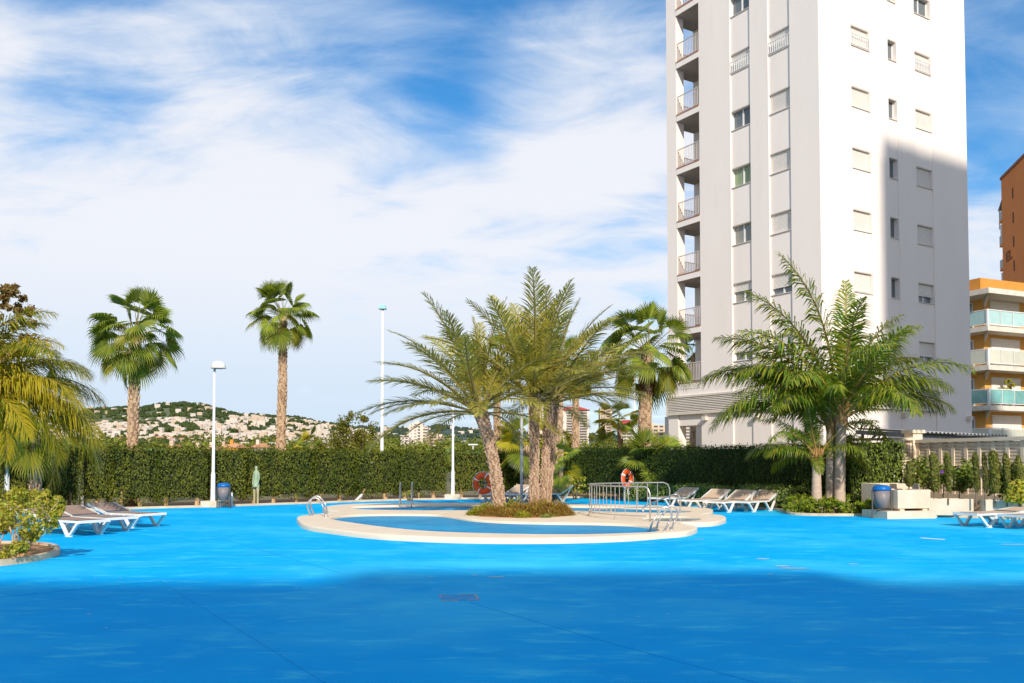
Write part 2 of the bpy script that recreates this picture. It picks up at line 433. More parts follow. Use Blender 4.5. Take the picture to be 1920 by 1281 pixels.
def deck_material():
    m = bpy.data.materials.new('blue_deck_paint'); m.use_nodes = True
    nt = m.node_tree; N, L = nt.nodes.new, nt.links.new
    b = nt.nodes['Principled BSDF']; b.inputs['Roughness'].default_value = .8; b.inputs['Specular IOR Level'].default_value = .04
    tc = N('ShaderNodeTexCoord')
    def nz(scale, detail, rough, st=(1, 1, 1), rot=0):
        mp = N('ShaderNodeMapping'); mp.inputs['Scale'].default_value = st; mp.inputs['Rotation'].default_value = (0, 0, rot)
        L(tc.outputs['Object'], mp.inputs[0])
        n = N('ShaderNodeTexNoise'); n.inputs['Scale'].default_value = scale; n.inputs['Detail'].default_value = detail; n.inputs['Roughness'].default_value = rough
        L(mp.outputs[0], n.inputs['Vector']); return n.outputs['Fac']
    def mr(v, a, c, d=1.0):
        n = N('ShaderNodeMapRange'); L(v, n.inputs[0]); n.inputs[1].default_value = a; n.inputs[2].default_value = c; n.inputs[4].default_value = d; return n.outputs[0]
    def mix(f, a, c):
        n = N('ShaderNodeMixRGB'); L(f, n.inputs[0])
        if isinstance(a, tuple): n.inputs[1].default_value = (*a, 1)
        else: L(a, n.inputs[1])
        n.inputs[2].default_value = (*c, 1); return n.outputs[0]
    c = mix(mr(nz(.9, 6, .6), .35, .7), DECK_A, DECK_B)
    c = mix(mr(nz(.22, 7, .62, (1, 1.4, 1), .4), .47, .68, .62), c, DECK_WORN)          # wide worn areas
    c = mix(mr(nz(2.6, 9, .68, (.55, 1.5, 1), .1), .53, .68, .7), c, DECK_WORN)          # scuffs
    c = mix(mr(nz(11, 6, .7), .70, .76, .5), c, (.42,.60,.68))                             # chipped paint
    c = mix(mr(nz(5.5, 8, .7, (1, .7, 1)), .64, .76, .5), c, (.0,.25,.62))             # dark stains
    L(c, b.inputs['Base Color'])
    bp = N('ShaderNodeBump'); bp.inputs['Strength'].default_value = .35; bp.inputs['Distance'].default_value = .006
    L(nz(60, 6, .7), bp.inputs['Height']); L(bp.outputs[0], b.inputs['Normal'])
    return m
DECK_A, DECK_B, DECK_WORN = (.0,.43,.86), (.0,.375,.81), (.08,.65,.88)
M['deck'] = deck_material()

def water_material():
    m = bpy.data.materials.new('pool_water'); m.use_nodes = True
    nt = m.node_tree; N, L = nt.nodes.new, nt.links.new
    b = N('ShaderNodeBsdfDiffuse'); gl = N('ShaderNodeBsdfGlossy'); gl.inputs['Roughness'].default_value = .09; out = nt.nodes['Material Output']
    nt.nodes.remove(nt.nodes['Principled BSDF'])
    mx = N('ShaderNodeMixShader'); mx.inputs[0].default_value = .15; L(b.outputs[0], mx.inputs[1]); L(gl.outputs[0], mx.inputs[2]); L(mx.outputs[0], out.inputs['Surface'])
    tc = N('ShaderNodeTexCoord')
    n = N('ShaderNodeTexNoise'); n.inputs['Scale'].default_value = .7; n.inputs['Detail'].default_value = 3; L(tc.outputs['Object'], n.inputs['Vector'])
    rp = N('ShaderNodeValToRGB')
    rp.color_ramp.elements[0].position = .35; rp.color_ramp.elements[0].color = (.002,.23,.48,1)
    rp.color_ramp.elements[1].position = .7; rp.color_ramp.elements[1].color = (.006,.34,.62,1)
    L(n.outputs['Fac'], rp.inputs[0]); L(rp.outputs[0], b.inputs['Color'])
    n2 = N('ShaderNodeTexNoise'); n2.inputs['Scale'].default_value = 3.2; n2.inputs['Detail'].default_value = 4; n2.inputs['Distortion'].default_value = 1.0
    L(tc.outputs['Object'], n2.inputs['Vector'])
    bp = N('ShaderNodeBump'); bp.inputs['Strength'].default_value = .8; bp.inputs['Distance'].default_value = .06
    L(n2.outputs['Fac'], bp.inputs['Height']); L(bp.outputs[0], gl.inputs['Normal'])
    return m
M['water'] = water_material()

# ------------------------------------------------------------------ ground, deck, hills
g = MB(); S = 6000
g.add([(-S,-S,-.06),(S,-S,-.06),(S,S,-.06),(-S,S,-.06)], [(0,1,2,3)])
tag(g.build('ground', M['ground']), kind='structure')

KERB_PX = [(60,962.5),(165,957.5),(215,956),(300,953.5),(400,951),(500,947.5),(600,944.2),(680,941),(760,938.5),(860,936.5),(960,935.5),(1060,934),
           (1140,934.5),(1200,937),(1250,942),(1300,947),(1400,953),(1460,958),(1472,962),(1482,965.5),(1520,967.5),(1580,968),(1640,968),(1745,969.5),(1900,974)]
kpts = [gp(*p) for p in KERB_PX]
kpts = [Vector((-34, 10, 0)), Vector((-24, 18.5, 0))] + kpts + [Vector((16, 20.5, 0)), Vector((24, 8, 0))]
deck_poly = [(p.x, p.y) for p in kpts] + [(24, -7.5), (-34, -7.5)]
d = MB(); d.prism(deck_poly, -.055, 0.0)
tag(d.build('pool_deck', M['deck']), kind='structure')

def ribbon(pts, w0, w1, z0, z1, mb=None):       # strip standing along a polyline, offset w0..w1 to its left
    mb = mb or MB(); P = [Vector((p[0], p[1], 0)) for p in pts]; A, B = [], []
    for i, p in enumerate(P):
        t = (P[min(i+1, len(P)-1)]-P[max(i-1, 0)]).normalized(); n = Vector((-t.y, t.x, 0))
        A.append(p+n*w0); B.append(p+n*w1)
    vs = []; fs = []
    for a, b in zip(A, B): vs += [(a.x,a.y,z0),(b.x,b.y,z0),(b.x,b.y,z1),(a.x,a.y,z1)]
    for i in range(len(P)-1):
        o = 4*i
        fs += [(o,o+4,o+7,o+3),(o+3,o+7,o+6,o+2),(o+2,o+6,o+5,o+1),(o+1,o+5,o+4,o)]
    n = 4*(len(P)-1); fs += [(0,3,2,1),(n,n+1,n+2,n+3)]
    return mb.add(vs, fs)
def smooth_poly(pts, n=4, closed=False):
    P = [Vector((p[0], p[1], 0)) for p in pts]; out = []
    m = len(P)
    rngi = range(m) if closed else range(m-1)
    for i in rngi:
        g = (lambda k: P[k % m]) if closed else (lambda k: P[max(0, min(m-1, k))])
        p0, p1, p2, p3 = g(i-1), g(i), g(i+1), g(i+2)
        for k in range(n):
            t = k/n
            out.append(.5*((2*p1)+(p2-p0)*t+(2*p0-5*p1+4*p2-p3)*t*t+(3*p1-p0-3*p2+p3)*t**3))
    if not closed: out.append(P[-1])
    return out
kl = smooth_poly(kpts[1:-1], 3)
tag(ribbon(kl, .0, .14, -.02, .07).build('kerb', M['kerb']), kind='structure')
tag(ribbon(kl, .145, 3.4, -.05, .035).build('soil_bed', M['soil']), kind='structure')

# thin joints cut across the deck
jn = MB()
for a, b in (((640,1052),(1000,1075)),((380,1000),(650,1078)),((700,998),(840,1040)),((300,1090),(610,1281)),((1140,1205),(1420,1281)),((880,1130),(1140,1205)),
             ((1300,1040),(1920,1062)),((1400,1000),(1640,1022)),((0,1120),(300,1090))):
    p, q = gp(*a), gp(*b)
    jn.bar((p.x,p.y,.002), (q.x,q.y,.002), .0035, .004)
M['joint'] = mat('deck_joint', (.0,.36,.74), (.0,.31,.68), .9, 3)
tag(jn.build('deck_joint', M['joint']), kind='structure')

# bare and repaired spots in the paint
pm = MB()
def blot(px, py, w, dpt, n=13, z=.004):
    c = gp(px, py); vs = [(c.x, c.y, z)]
    for k in range(n):
        th = 2*math.pi*k/n; r = random.uniform(.55, 1.1)
        vs.append((c.x+math.cos(th)*w*r, c.y+math.sin(th)*dpt*r, z))
    pm.add(vs, [(0, 1+k, 1+(k+1) % n) for k in range(n)])
for px, py, w, dp in ((1490,1066,.28,.08),(1470,1062,.16,.07),(1430,1048,.14,.08),(1600,1058,.10,.05),(1905,1021,.30,.08),(930,1082,.12,.05),(890,1079,.05,.03),
                      (1310,1012,.10,.06),(1445,1077,.04,.03),(808,1082,.05,.03),(180,1084,.02,.02),(226,1084,.02,.02),(556,1103,.02,.02),(1068,1157,.012,.012),(200,1178,.015,.012),(167,1152,.02,.02),(1254,1152,.015,.012),(1197,1157,.015,.012)):
    blot(px, py, w, dp)
M['bare'] = mat('bare_concrete_spot', (.50,.60,.62), (.26,.50,.66), .85, 14, .2, 60)
tag(pm.build('bare_patches', M['bare']), kind='structure')
st = MB(); a, b = gp(1727, 1009), gp(1770, 1012); st.bar((a.x,a.y,.004), (b.x,b.y,.004), .10, .004)
tag(st.build('paint_mark', M['white']), 'white painted dash on the blue deck near the right loungers', 'paint mark')
# square drain cover with flaked border
c0 = gp(860, 1121)
dc = thing('drain_cover', 'square drain cover with flaked cream border in shaded deck', 'drain cover', (c0.x, c0.y, 0), R(8))
mb = MB(); mb.box((-.19,-.19,.001), (.19,.19,.005)); M['coverblue'] = mat('worn_blue_cover', (.01,.32,.66), (.05,.38,.70), .8, 9, .3, 40, third=((.38,.50,.54), 5, .58, .6))
mb.build('cover_plate', M['coverblue'], dc)
mb = MB()
for a, b in (((-.21,-.2),(-.02,-.2)),((.08,-.2),(.2,-.2)),((.2,-.2),(.2,.2)),((.2,.2),(.02,.2)),((-.1,.2),(-.2,.2)),((-.2,.2),(-.2,.02))):
    mb.bar((*a,.004), (*b,.004), .03, .008)
M['flake'] = mat('flaked_cream_edge', (.46,.46,.40), (.08,.38,.66), .9, 10)
mb.build('cover_rim', M['flake'], dc)

def ridge_px1(x):
    xs = [-900,-500,-200,0,100,135,170,220,260,300,340,380,400,430,450,500,560,600,640,680,720,800,900,1000,1300]
    ys = [846,830,806,790,778,774,770,765,766,758,757,762,767,775,781,783,786,794,798,804,815,832,842,850,862]
    return np.interp(x, xs, ys)
def ridge_px2(x):
    xs = [-1500,0,400,600,700,740,800,835,850,870,900,960,1100,1300,1900,3200]
    ys = [835,822,812,806,801,800,801,798,801,804,806,812,816,820,834,850]
    return np.interp(x, xs, ys)
def hill(name, rp, d0, d1, d2, x0, x1, nx, nd, material, rough):
    xs = np.linspace(x0, x1, nx); ds = np.linspace(0, 1, nd)
    X, D = np.meshgrid(xs, ds)
    dist = d0 + (d2-d0)*D
    ridge = (865-rp(X))/F_PX*d1
    u = (dist-d0)/(d1-d0)
    prof = np.where(u < 1, .5*u**1.25+.5*(u*u*(3-2*u)), np.clip(1-(u-1)*.8, 0, 1))
    wx = (X-960)/F_PX*dist
    h = ridge*prof + rough*(fbm(wx/140, dist/140)-.47)*np.clip(u*3, 0, 1)*np.clip(np.abs(1-u)*3+.25, 0, 1)
    V = np.stack([wx, dist, np.where(D <= 0, -3, h+CAM_H*0)], -1).reshape(-1, 3)
    i = np.arange((nd-1)*(nx-1)); r, c = i//(nx-1), i % (nx-1)
    Fq = np.stack([r*nx+c, r*nx+c+1, (r+1)*nx+c+1, (r+1)*nx+c], -1)
    o = link(name, np_mesh(name, V, Fq, material, smooth=True)); tag(o, kind='structure')
    def height(px, dd):
        u_ = (dd-d0)/(d1-d0)
        p_ = np.where(u_ < 1, .5*np.abs(u_)**1.25+.5*(u_*u_*(3-2*u_)), np.clip(1-(u_-1)*.8, 0, 1))
        w_ = (px-960)/F_PX*dd
        return (865-rp(px))/F_PX*d1*p_ + rough*(fbm(w_/140, dd/140)-.47)*np.clip(u_*3, 0, 1)*np.clip(np.abs(1-u_)*3+.25, 0, 1)
    return height
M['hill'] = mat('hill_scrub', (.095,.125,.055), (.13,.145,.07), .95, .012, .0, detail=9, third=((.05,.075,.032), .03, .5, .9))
M['hillfar'] = mat('hazy_far_scrub', (.055,.085,.075), (.075,.10,.085), .95, .006, detail=9)  # bluish scrub colour stands in for haze over the distance
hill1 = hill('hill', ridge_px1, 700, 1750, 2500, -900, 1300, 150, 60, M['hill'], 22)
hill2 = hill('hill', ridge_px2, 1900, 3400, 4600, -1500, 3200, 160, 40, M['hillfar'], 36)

def blobs(name, P, rad, material, squash=.8, kind='stuff'):
    """low-detail tree crowns merged into one mass"""
    bm = bmesh.new(); bmesh.ops.create_icosphere(bm, subdivisions=1, radius=1)
    bv = np.array([v.co for v in bm.verts]); bf = np.array([[v.index for v in f.verts] for f in bm.faces]); bm.free()
    n = len(P); k = len(bv)
    J = 1+rng.uniform(-.32, .32, (n, k, 1))
    V = bv[None]*J*np.asarray(rad)[:, None, None]
    V[:, :, 2] *= squash
    V += np.asarray(P)[:, None, :]
    Fq = (bf[None]+(np.arange(n)*k)[:, None, None]).reshape(-1, 3)
    return tag(link(name, np_mesh(name, V.reshape(-1, 3), Fq, material)), kind=kind)
# woods on the two hills
def wood(hf, rp, n, xr, dr, dens, r0, r1):
    P, Rr = [], []
    while len(P) < n:
        px = rng.uniform(*xr); dd = rng.uniform(*dr)
        if rng.random() > dens(px, dd): continue
        z = float(hf(px, dd)); r = rng.uniform(r0, r1)
        P.append(((px-960)/F_PX*dd, dd, z+r*.35)); Rr.append(r)
    return P, Rr
P1, R1 = wood(hill1, ridge_px1, 9000, (-200, 980), (760, 1790),
              lambda x, dd: (1.0 if dd > 1560 else (.22 if 1330 < dd else .5)) if not (dd < 1000) else .9, 2.6, 6.0)
blobs('hill_wood', P1, R1, M['l_hill'])
P2, R2 = wood(hill2, ridge_px2, 1800, (400, 1500), (2300, 3420), lambda x, dd: 1.0, 5, 11)
M['l_hill2'] = leaf('hazy_far_trees', [(.035,.060,.058),(.050,.075,.068),(.06,.085,.075)], .1, .7, .1, objvar=0, gain=0.62)  # crown colours shifted towards blue, distance haze put into the leaf tone
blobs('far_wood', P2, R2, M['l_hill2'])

# houses on the hillside: the nearest 300 singly, the rest as one mass
def house_mesh(i):
    r = random.Random(i); m = MB()
    w, dp, h = r.uniform(9, 16), r.uniform(8, 11), r.uniform(4.5, 8)
    m.box((-w/2,-dp/2,-6), (w/2,dp/2,h), 0)
    if r.random() < .65:
        m.box((w*r.uniform(-.1,.2), -dp/2-3, -6), (w*.5+r.uniform(1,4), dp/2-1, h*.55), 0)
    if r.random() < .5:
        m.add([(-w/2-.4,-dp/2-.4,h+.02),(w/2+.4,-dp/2-.4,h+.02),(w/2+.4,dp/2+.4,h+.02),(-w/2-.4,dp/2+.4,h+.02),(-w/4,0,h+1.8),(w/4,0,h+1.8)],
              [(0,1,5,4),(1,2,5),(2,3,4,5),(3,0,4),(3,2,1,0)], 1)
    else:
        m.box((-w*.3,-dp*.2,h), (w*.1,dp*.3,h+2.2), 0)
    for k in range(r.randint(2, 4)):
        x = -w/2+1+k*(w-2)/4
        m.box((x,-dp/2-.06,h*.45), (x+1.5,-dp/2+.05,h*.45+2), 2)
    return m.mesh('hill_house', [M['far_white'] if i % 4 else M['far_cream'], M['far_tile'], M['far_dark']])
HM = [house_mesh(i) for i in range(14)]
spots = []
while len(spots) < 1350:
    px = rng.uniform(60, 720); dd = rng.uniform(880, 1700)
    u = (dd-880)/820
    cl = float(fbm(px/40, dd/60, 3))
    lim = .50 if px < 430 else .88
    p = 1.0 if u < lim else .07
    if px > 620: p *= .6
    if u < .08: p *= .5
    if cl < .43: p *= .12
    if rng.random() > p: continue
    spots.append((px, dd))
spots.sort(key=lambda s: s[1])
extra = MB()
for i, (px, dd) in enumerate(spots):
    z = float(hill1(px, dd)); x = (px-960)/F_PX*dd
    a = rng.uniform(-.5, .5); s = rng.uniform(.38, .8)
    me = HM[int(rng.integers(14))]
    if i < 285:
        o = link('hill_house', me, None, (x, dd, z), a); o.scale = (s,)*3
        tag(o, 'small pale house among many on the distant hillside', 'house', 'houses scattered over the hillside')
    else:
        w, dp, h = rng.uniform(9, 17)*s, 9*s, rng.uniform(4.5, 7.5)
        ca, sa = math.cos(a), math.sin(a)
        pts = [(-w/2,-dp/2),(w/2,-dp/2),(w/2,dp/2),(-w/2,dp/2)]
        extra.prism([(x+p*ca-q*sa, dd+p*sa+q*ca) for p, q in pts], z-5, z+h, int(rng.random() < .3))
for k in range(46):
    px = rng.uniform(690, 960); dd = rng.uniform(2500, 3380)
    z = float(hill2(px, dd)); x = (px-960)/F_PX*dd; w = rng.uniform(12, 30)
    extra.prism([(x-w/2,dd-6),(x+w/2,dd-6),(x+w/2,dd+6),(x-w/2,dd+6)], z-6, z+rng.uniform(6, 11), int(rng.random() < .2))
tag(extra.build('hillside_houses', [M['far_white'], M['far_cream']]), kind='stuff')

# ------------------------------------------------------------------ foliage builders
def cards(C, size, aspect=.5, normal=None, spread=1.0, up=None):
    """rhombic leaves at centres C; normal (n,3) average facing, up (n,3) growth direction"""
    n = len(C); C = np.asarray(C, float)
    nr = rng.normal(size=(n, 3))*spread
    if normal is not None: nr = nr + np.asarray(normal)
    nr /= np.linalg.norm(nr, axis=1, keepdims=True)+1e-9
    a = rng.normal(size=(n, 3))
    if up is not None: a = a*.45 + np.asarray(up)
    a = a - nr*(a*nr).sum(1, keepdims=True); a /= np.linalg.norm(a, axis=1, keepdims=True)+1e-9
    b = np.cross(nr, a)
    L = (np.asarray(size)*np.ones(n))[:, None]; W = L*aspect
    V = np.stack([C-a*L*.5, C+b*W*.5+nr*L*.06, C+a*L*.5-nr*L*.10, C-b*W*.5+nr*L*.06], 1).reshape(-1, 3)
    return V, np.arange(n*4).reshape(-1, 4)

def hedge(name, label, pts, h, w, material, dens=240, lift=.13, cat='hedge', group=None, spray=.085, gaps=.75, seed=0, stems=True, flat=False, zb=0.03, upw=1.1, gapdepth=.17):
    """clipped hedge along a polyline: dark inside, leafy skin, stems below"""
    P = [Vector((p[0], p[1], 0)) for p in pts]
    root = thing(name, label, cat, (P[0].x, P[0].y, zb), 0, group)
    O = P[0]
    seg = [(P[i], P[i+1]) for i in range(len(P)-1)]
    core = MB(); Cs, Ns = [], []
    s0 = 0
    for a, b in seg:
        t = (b-a); ln = t.length; t.normalize(); n = Vector((t.y, -t.x, 0))       # n: right-hand side of the run
        nsteps = max(2, int(ln/.4))
        for k in range(nsteps):
            p, q = a+t*(ln*k/nsteps), a+t*(ln*(k+1)/nsteps)
            hh = h - .06; ww = w/2 - .24
            lz = lift + .10 + .12*float(vnoise((s0+ln*k/nsteps)*1.3, seed+3.3))
            poly = [(p-n*ww-O), (q-n*ww-O), (q+n*ww-O), (p+n*ww-O)]
            core.prism([(v.x, v.y) for v in poly], lz, hh)
        for face in ('front', 'back', 'top', 'e0', 'e1'):
            area = {'front': ln*h, 'back': ln*h*.35, 'top': ln*w, 'e0': w*h, 'e1': w*h}[face]
            m = int(area*dens)
            if m < 1: continue
            u = rng.uniform(0, ln, m); v = rng.uniform(0, 1, m)
            sg = u+s0
            groove = np.abs(((sg/gaps + .35*vnoise(sg*.9, seed)*1.0) % 1)-.5)*2           # 1 at plant edges
            groove = np.clip((groove-.72)/.28, 0, 1)
            bump = (fbm(sg*1.6+seed, v*h*1.6+seed*2.1)-.47)*.34 - groove*gapdepth
            top = h + (.05 if flat else .10)*(vnoise(sg*2.2, seed+9)-.5) - groove*.10
            low = lift + .28*(vnoise(sg*2.4, seed+4)-.45) + groove*.2
            jit = rng.normal(0, .03, m)
            if face in ('front', 'back'):
                sd = 1 if face == 'front' else -1
                z = low + (top-low)*v
                off = (w/2 + bump*np.clip((1-v)*6, .25, 1) + jit - .10*np.clip(1-v*5, 0, 1)) * sd
                nn = np.array([n.x*sd, n.y*sd, .1])
            elif face == 'top':
                z = top + jit*1.4; off = (v-.5)*w; nn = np.array([0, 0, 1.])
                z = z + np.where(rng.random(m) < .03, rng.uniform(0, .12, m), 0)
            else:
                sd = -1 if face == 'e0' else 1
                u = (0 if face == 'e0' else ln) + sd*(bump*.6+jit); z = lift + (h-lift)*v; off = (rng.uniform(0, 1, m)-.5)*w
                nn = np.array([t.x*sd, t.y*sd, .1])
            c = np.stack([a.x-O.x + t.x*u + n.x*off, a.y-O.y + t.y*u + n.y*off, z*np.ones(m)], 1)
            Cs.append(c); Ns.append(np.repeat(nn[None], m, 0))
        s0 += ln
    tag(core.build('hedge_inside', M['hedge_core'], root), kind='stuff')
    C = np.concatenate(Cs); Nn = np.concatenate(Ns)
    V, Fq = cards(C, rng.uniform(.6, 1.3, len(C))*spray, .45, Nn*1.3, .55, up=np.array([0, 0, upw]) + Nn*.4)
    tag(link('foliage', np_mesh('hedge_leaves', V, Fq, material), root), kind='stuff')
    if stems:
        s0 = 0
        for a, b in seg:
            t = (b-a); ln = t.length; t.normalize(); n = Vector((t.y, -t.x, 0))
            k = .3
            while k < ln:
                p = a + t*k + n*(w*.16) - O
                m = MB(); r = random.uniform(.035, .07); l = Vector((random.uniform(-.12, .12), random.uniform(-.05, .05), 0))
                m.tube([p, p+l*.4+Vector((0,0,.22)), p+l+Vector((0,0,lift+.38))], [r*1.5, r, r*.7], 6)
                if random.random() < .5: m.tube([p+Vector((0,0,.06)), p-l*1.3+Vector((.06,0,lift+.3))], [r, r*.5], 5)
                m.build('stem', M['palestem'], root)
                k += random.uniform(.5, 1.1)
            s0 += ln
    return root

def crown_mesh(name, clumps, n_per, size, material, aspect=.5, droop=0.0, shell=.12):
    """clumps: list of (centre, radius (3,))"""
    Cs, Ns = [], []
    for c, r in clumps:
        d_ = rng.normal(size=(n_per, 3)); d_ /= np.linalg.norm(d_, axis=1, keepdims=True)
        rr = (shell + (1.25-shell)*rng.random((n_per, 1))**.7)
        Cs.append(np.asarray(c)+d_*np.asarray(r)*rr); Ns.append(d_)
    C = np.concatenate(Cs); Nn = np.concatenate(Ns)
    up = Nn*.6 + np.array([0, 0, .5-droop])
    V, Fq = cards(C, rng.uniform(.6, 1.3, len(C))*size, aspect, Nn*.7+np.array([0, 0, .3]), .6, up=up)
    return np_mesh(name, V, Fq, material)

def bush(name, label, cat, base, hgt, wid, material, n_clump=26, n_per=60, size=.12, stems=6, stem_mat='wood', group=None, low=.25, droop=0.0, clump=.24):
    root = thing(name, label, cat, base, 0, group)
    cl = []
    for i in range(n_clump):
        th = random.uniform(0, 2*math.pi); r = math.sqrt(random.random()); z = random.uniform(low, 1)
        env = math.sin(min(1, max(.12, (z-low*.6)/(1-low*.6)))*math.pi*.78+.25)
        rad = wid/2*env*r
        cr = clump*wid*random.uniform(.45, 1.35)
        cl.append(((rad*math.cos(th), rad*math.sin(th), z*hgt - cr*.4*(z > .7)), (cr*.55, cr*.55, cr*.45)))
    tag(link('crown', crown_mesh('crown', cl, n_per, size, material, droop=droop), root), kind='stuff')
    for i in range(stems):
        th = 2*math.pi*i/stems + random.uniform(-.3, .3); t = random.uniform(.2, .6)*wid/2
        m = MB(); r = .012+.010*hgt
        m.tube([(.05*math.cos(th), .05*math.sin(th), -.02), (t*.4*math.cos(th), t*.4*math.sin(th), hgt*.3), (t*math.cos(th+.2), t*math.sin(th+.2), hgt*.75)], [r*1.4, r, r*.4], 6)
        m.build('branch', M[stem_mat], root)
    return root

# --- feather fronds
def feather(seed, e0, bend, npair, ll, wid, ang0, ang1, vee, droop, stalk, style, s_power=1.35):
    """a frond 1 m long growing along +X, already bent by its weight"""
    r = np.random.default_rng(int(abs(seed))+50)
    NS = 40; s = np.linspace(0, 1, NS)
    el = np.radians(e0 - bend*s**s_power)
    lat = r.normal(0, .06)*s**2
    dx, dz = np.cos(el)/NS, np.sin(el)/NS
    pos = np.stack([np.concatenate([[0], np.cumsum(dx)[:-1]]), lat, np.concatenate([[0], np.cumsum(dz)[:-1]])], 1)
    tan = np.stack([np.cos(el), np.gradient(lat)*NS*.5, np.sin(el)], 1); tan /= np.linalg.norm(tan, axis=1, keepdims=True)
    V, Fq = [], []
    for k in range(npair*2):
        sd = 1 if k % 2 else -1
        t = stalk + (1-stalk)*((k//2+r.uniform(.1, .9))/npair)
        i = min(NS-1, t*(NS-1)); i0 = int(i); f = i-i0; i1 = min(NS-1, i0+1)
        p = pos[i0]*(1-f)+pos[i1]*f; T = tan[i0]
        side = np.array([0, 1., 0])*sd; U = np.cross(T, np.array([0, 1., 0])); U = -U if U[2] < 0 and e0 > -60 and False else U
        U = np.cross(np.array([0, 1., 0]), T)*-1
        a = np.radians(ang0 + (ang1-ang0)*t + r.normal(0, 4))
        vv = np.radians(vee[0] + (vee[1]-vee[0])*r.random())
        dirv = T*np.cos(a) + (side*np.cos(vv) + U*np.sin(vv))*np.sin(a)
        u = (t-stalk)/(1-stalk)
        L = ll*(np.sin(np.pi*np.clip(.16+.80*u, 0, 1))**.65)*r.uniform(.88, 1.1)
        if style == 'queen' : L *= 1.0
        wv = np.cross(dirv, U); wn = np.linalg.norm(wv); wv = wv/wn if wn > 1e-6 else side
        wv = wv*wid*.5*(.6+.4*np.sin(np.pi*u))
        g = np.array([0, 0, -1.])
        m = p + dirv*L*.5 + g*droop*L*.18
        tip = p + dirv*L*(1-.25*droop) + g*droop*L*.75
        b = len(V)
        V += [p-wv*.5, p+wv*.5, m+wv, m-wv, tip]
        Fq += [(b, b+1, b+2, b+3), (b+3, b+2, b+4, b+4)]
    # the stalk, three-sided
    nl = len(V); lf = len(Fq)
    for i in range(0, NS, 3):
        w = (.012*(1-s[i])**.8+.0025)*(1.0 if style == 'date' else .9)
        T = tan[i]; U = np.cross(T, np.array([0, 1., 0])); U = -U if U[2] < 0 else U
        V += [pos[i]+np.array([0, w, 0]), pos[i]-np.array([0, w, 0]), pos[i]-U*w*1.2]
    nr = len(range(0, NS, 3))
    for i in range(nr-1):
        for k in range(3):
            a0, a1 = nl+i*3+k, nl+i*3+(k+1) % 3
            Fq.append((a0, a1, a1+3, a0+3))
    return V, Fq, lf

def frond_mesh(name, args, m_leaf, m_stalk):
    V, Fq, lf = feather(*args)
    me = bpy.data.meshes.new(name)
    me.from_pydata([tuple(v) for v in V], [], [tuple(dict.fromkeys(f)) for f in Fq])
    me.materials.append(m_leaf); me.materials.append(m_stalk)
    me.polygons.foreach_set('material_index', [0]*lf+[1]*(len(Fq)-lf)); me.update()
    return me

FEATHER = {}
def feather_set(kind):
    if kind in FEATHER: return FEATHER[kind]
    out = []
    for e0 in (88, 74, 60, 46, 32, 18, 4, -12, -30):
        for sd in range(2):
            if kind == 'date':
                a = (100+e0*3+sd, e0, 26+(88-e0)*.28+9*sd, 52, .21, .0115, 62, 30, (2, 30), .30, .15, 'date')
                me = frond_mesh('date_frond', a, M['l_date'] if not (e0 < 0 and sd) else M['l_datedry'], M['rachis'])
            elif kind == 'queen':
                a = (900+e0*3+sd, e0, (72+(88-e0)*.16+12*sd)*(1-.5*(max(e0, 0)/88)**3), 104, .215, .0125, 66, 40, (-34, 46), .55, .12, 'queen', 1.6)
                me = frond_mesh('queen_frond', a, M['l_queen'] if e0 > -20 else M['l_queenyel'], M['rachis_or'])
            elif kind == 'queenyel':
                a = (1900+e0*3+sd, e0, 88+(88-e0)*.30+14*sd, 124, .215, .0088, 62, 34, (-38, 44), .55, .12, 'queen', 1.5)
                me = frond_mesh('yellow_frond', a, M['l_queenyel'] if (sd and e0 not in (88, 60, -12)) else M['l_queenmix'], M['rachis_or'])
            out.append((e0, me))
    FEATHER[kind] = out
    return out

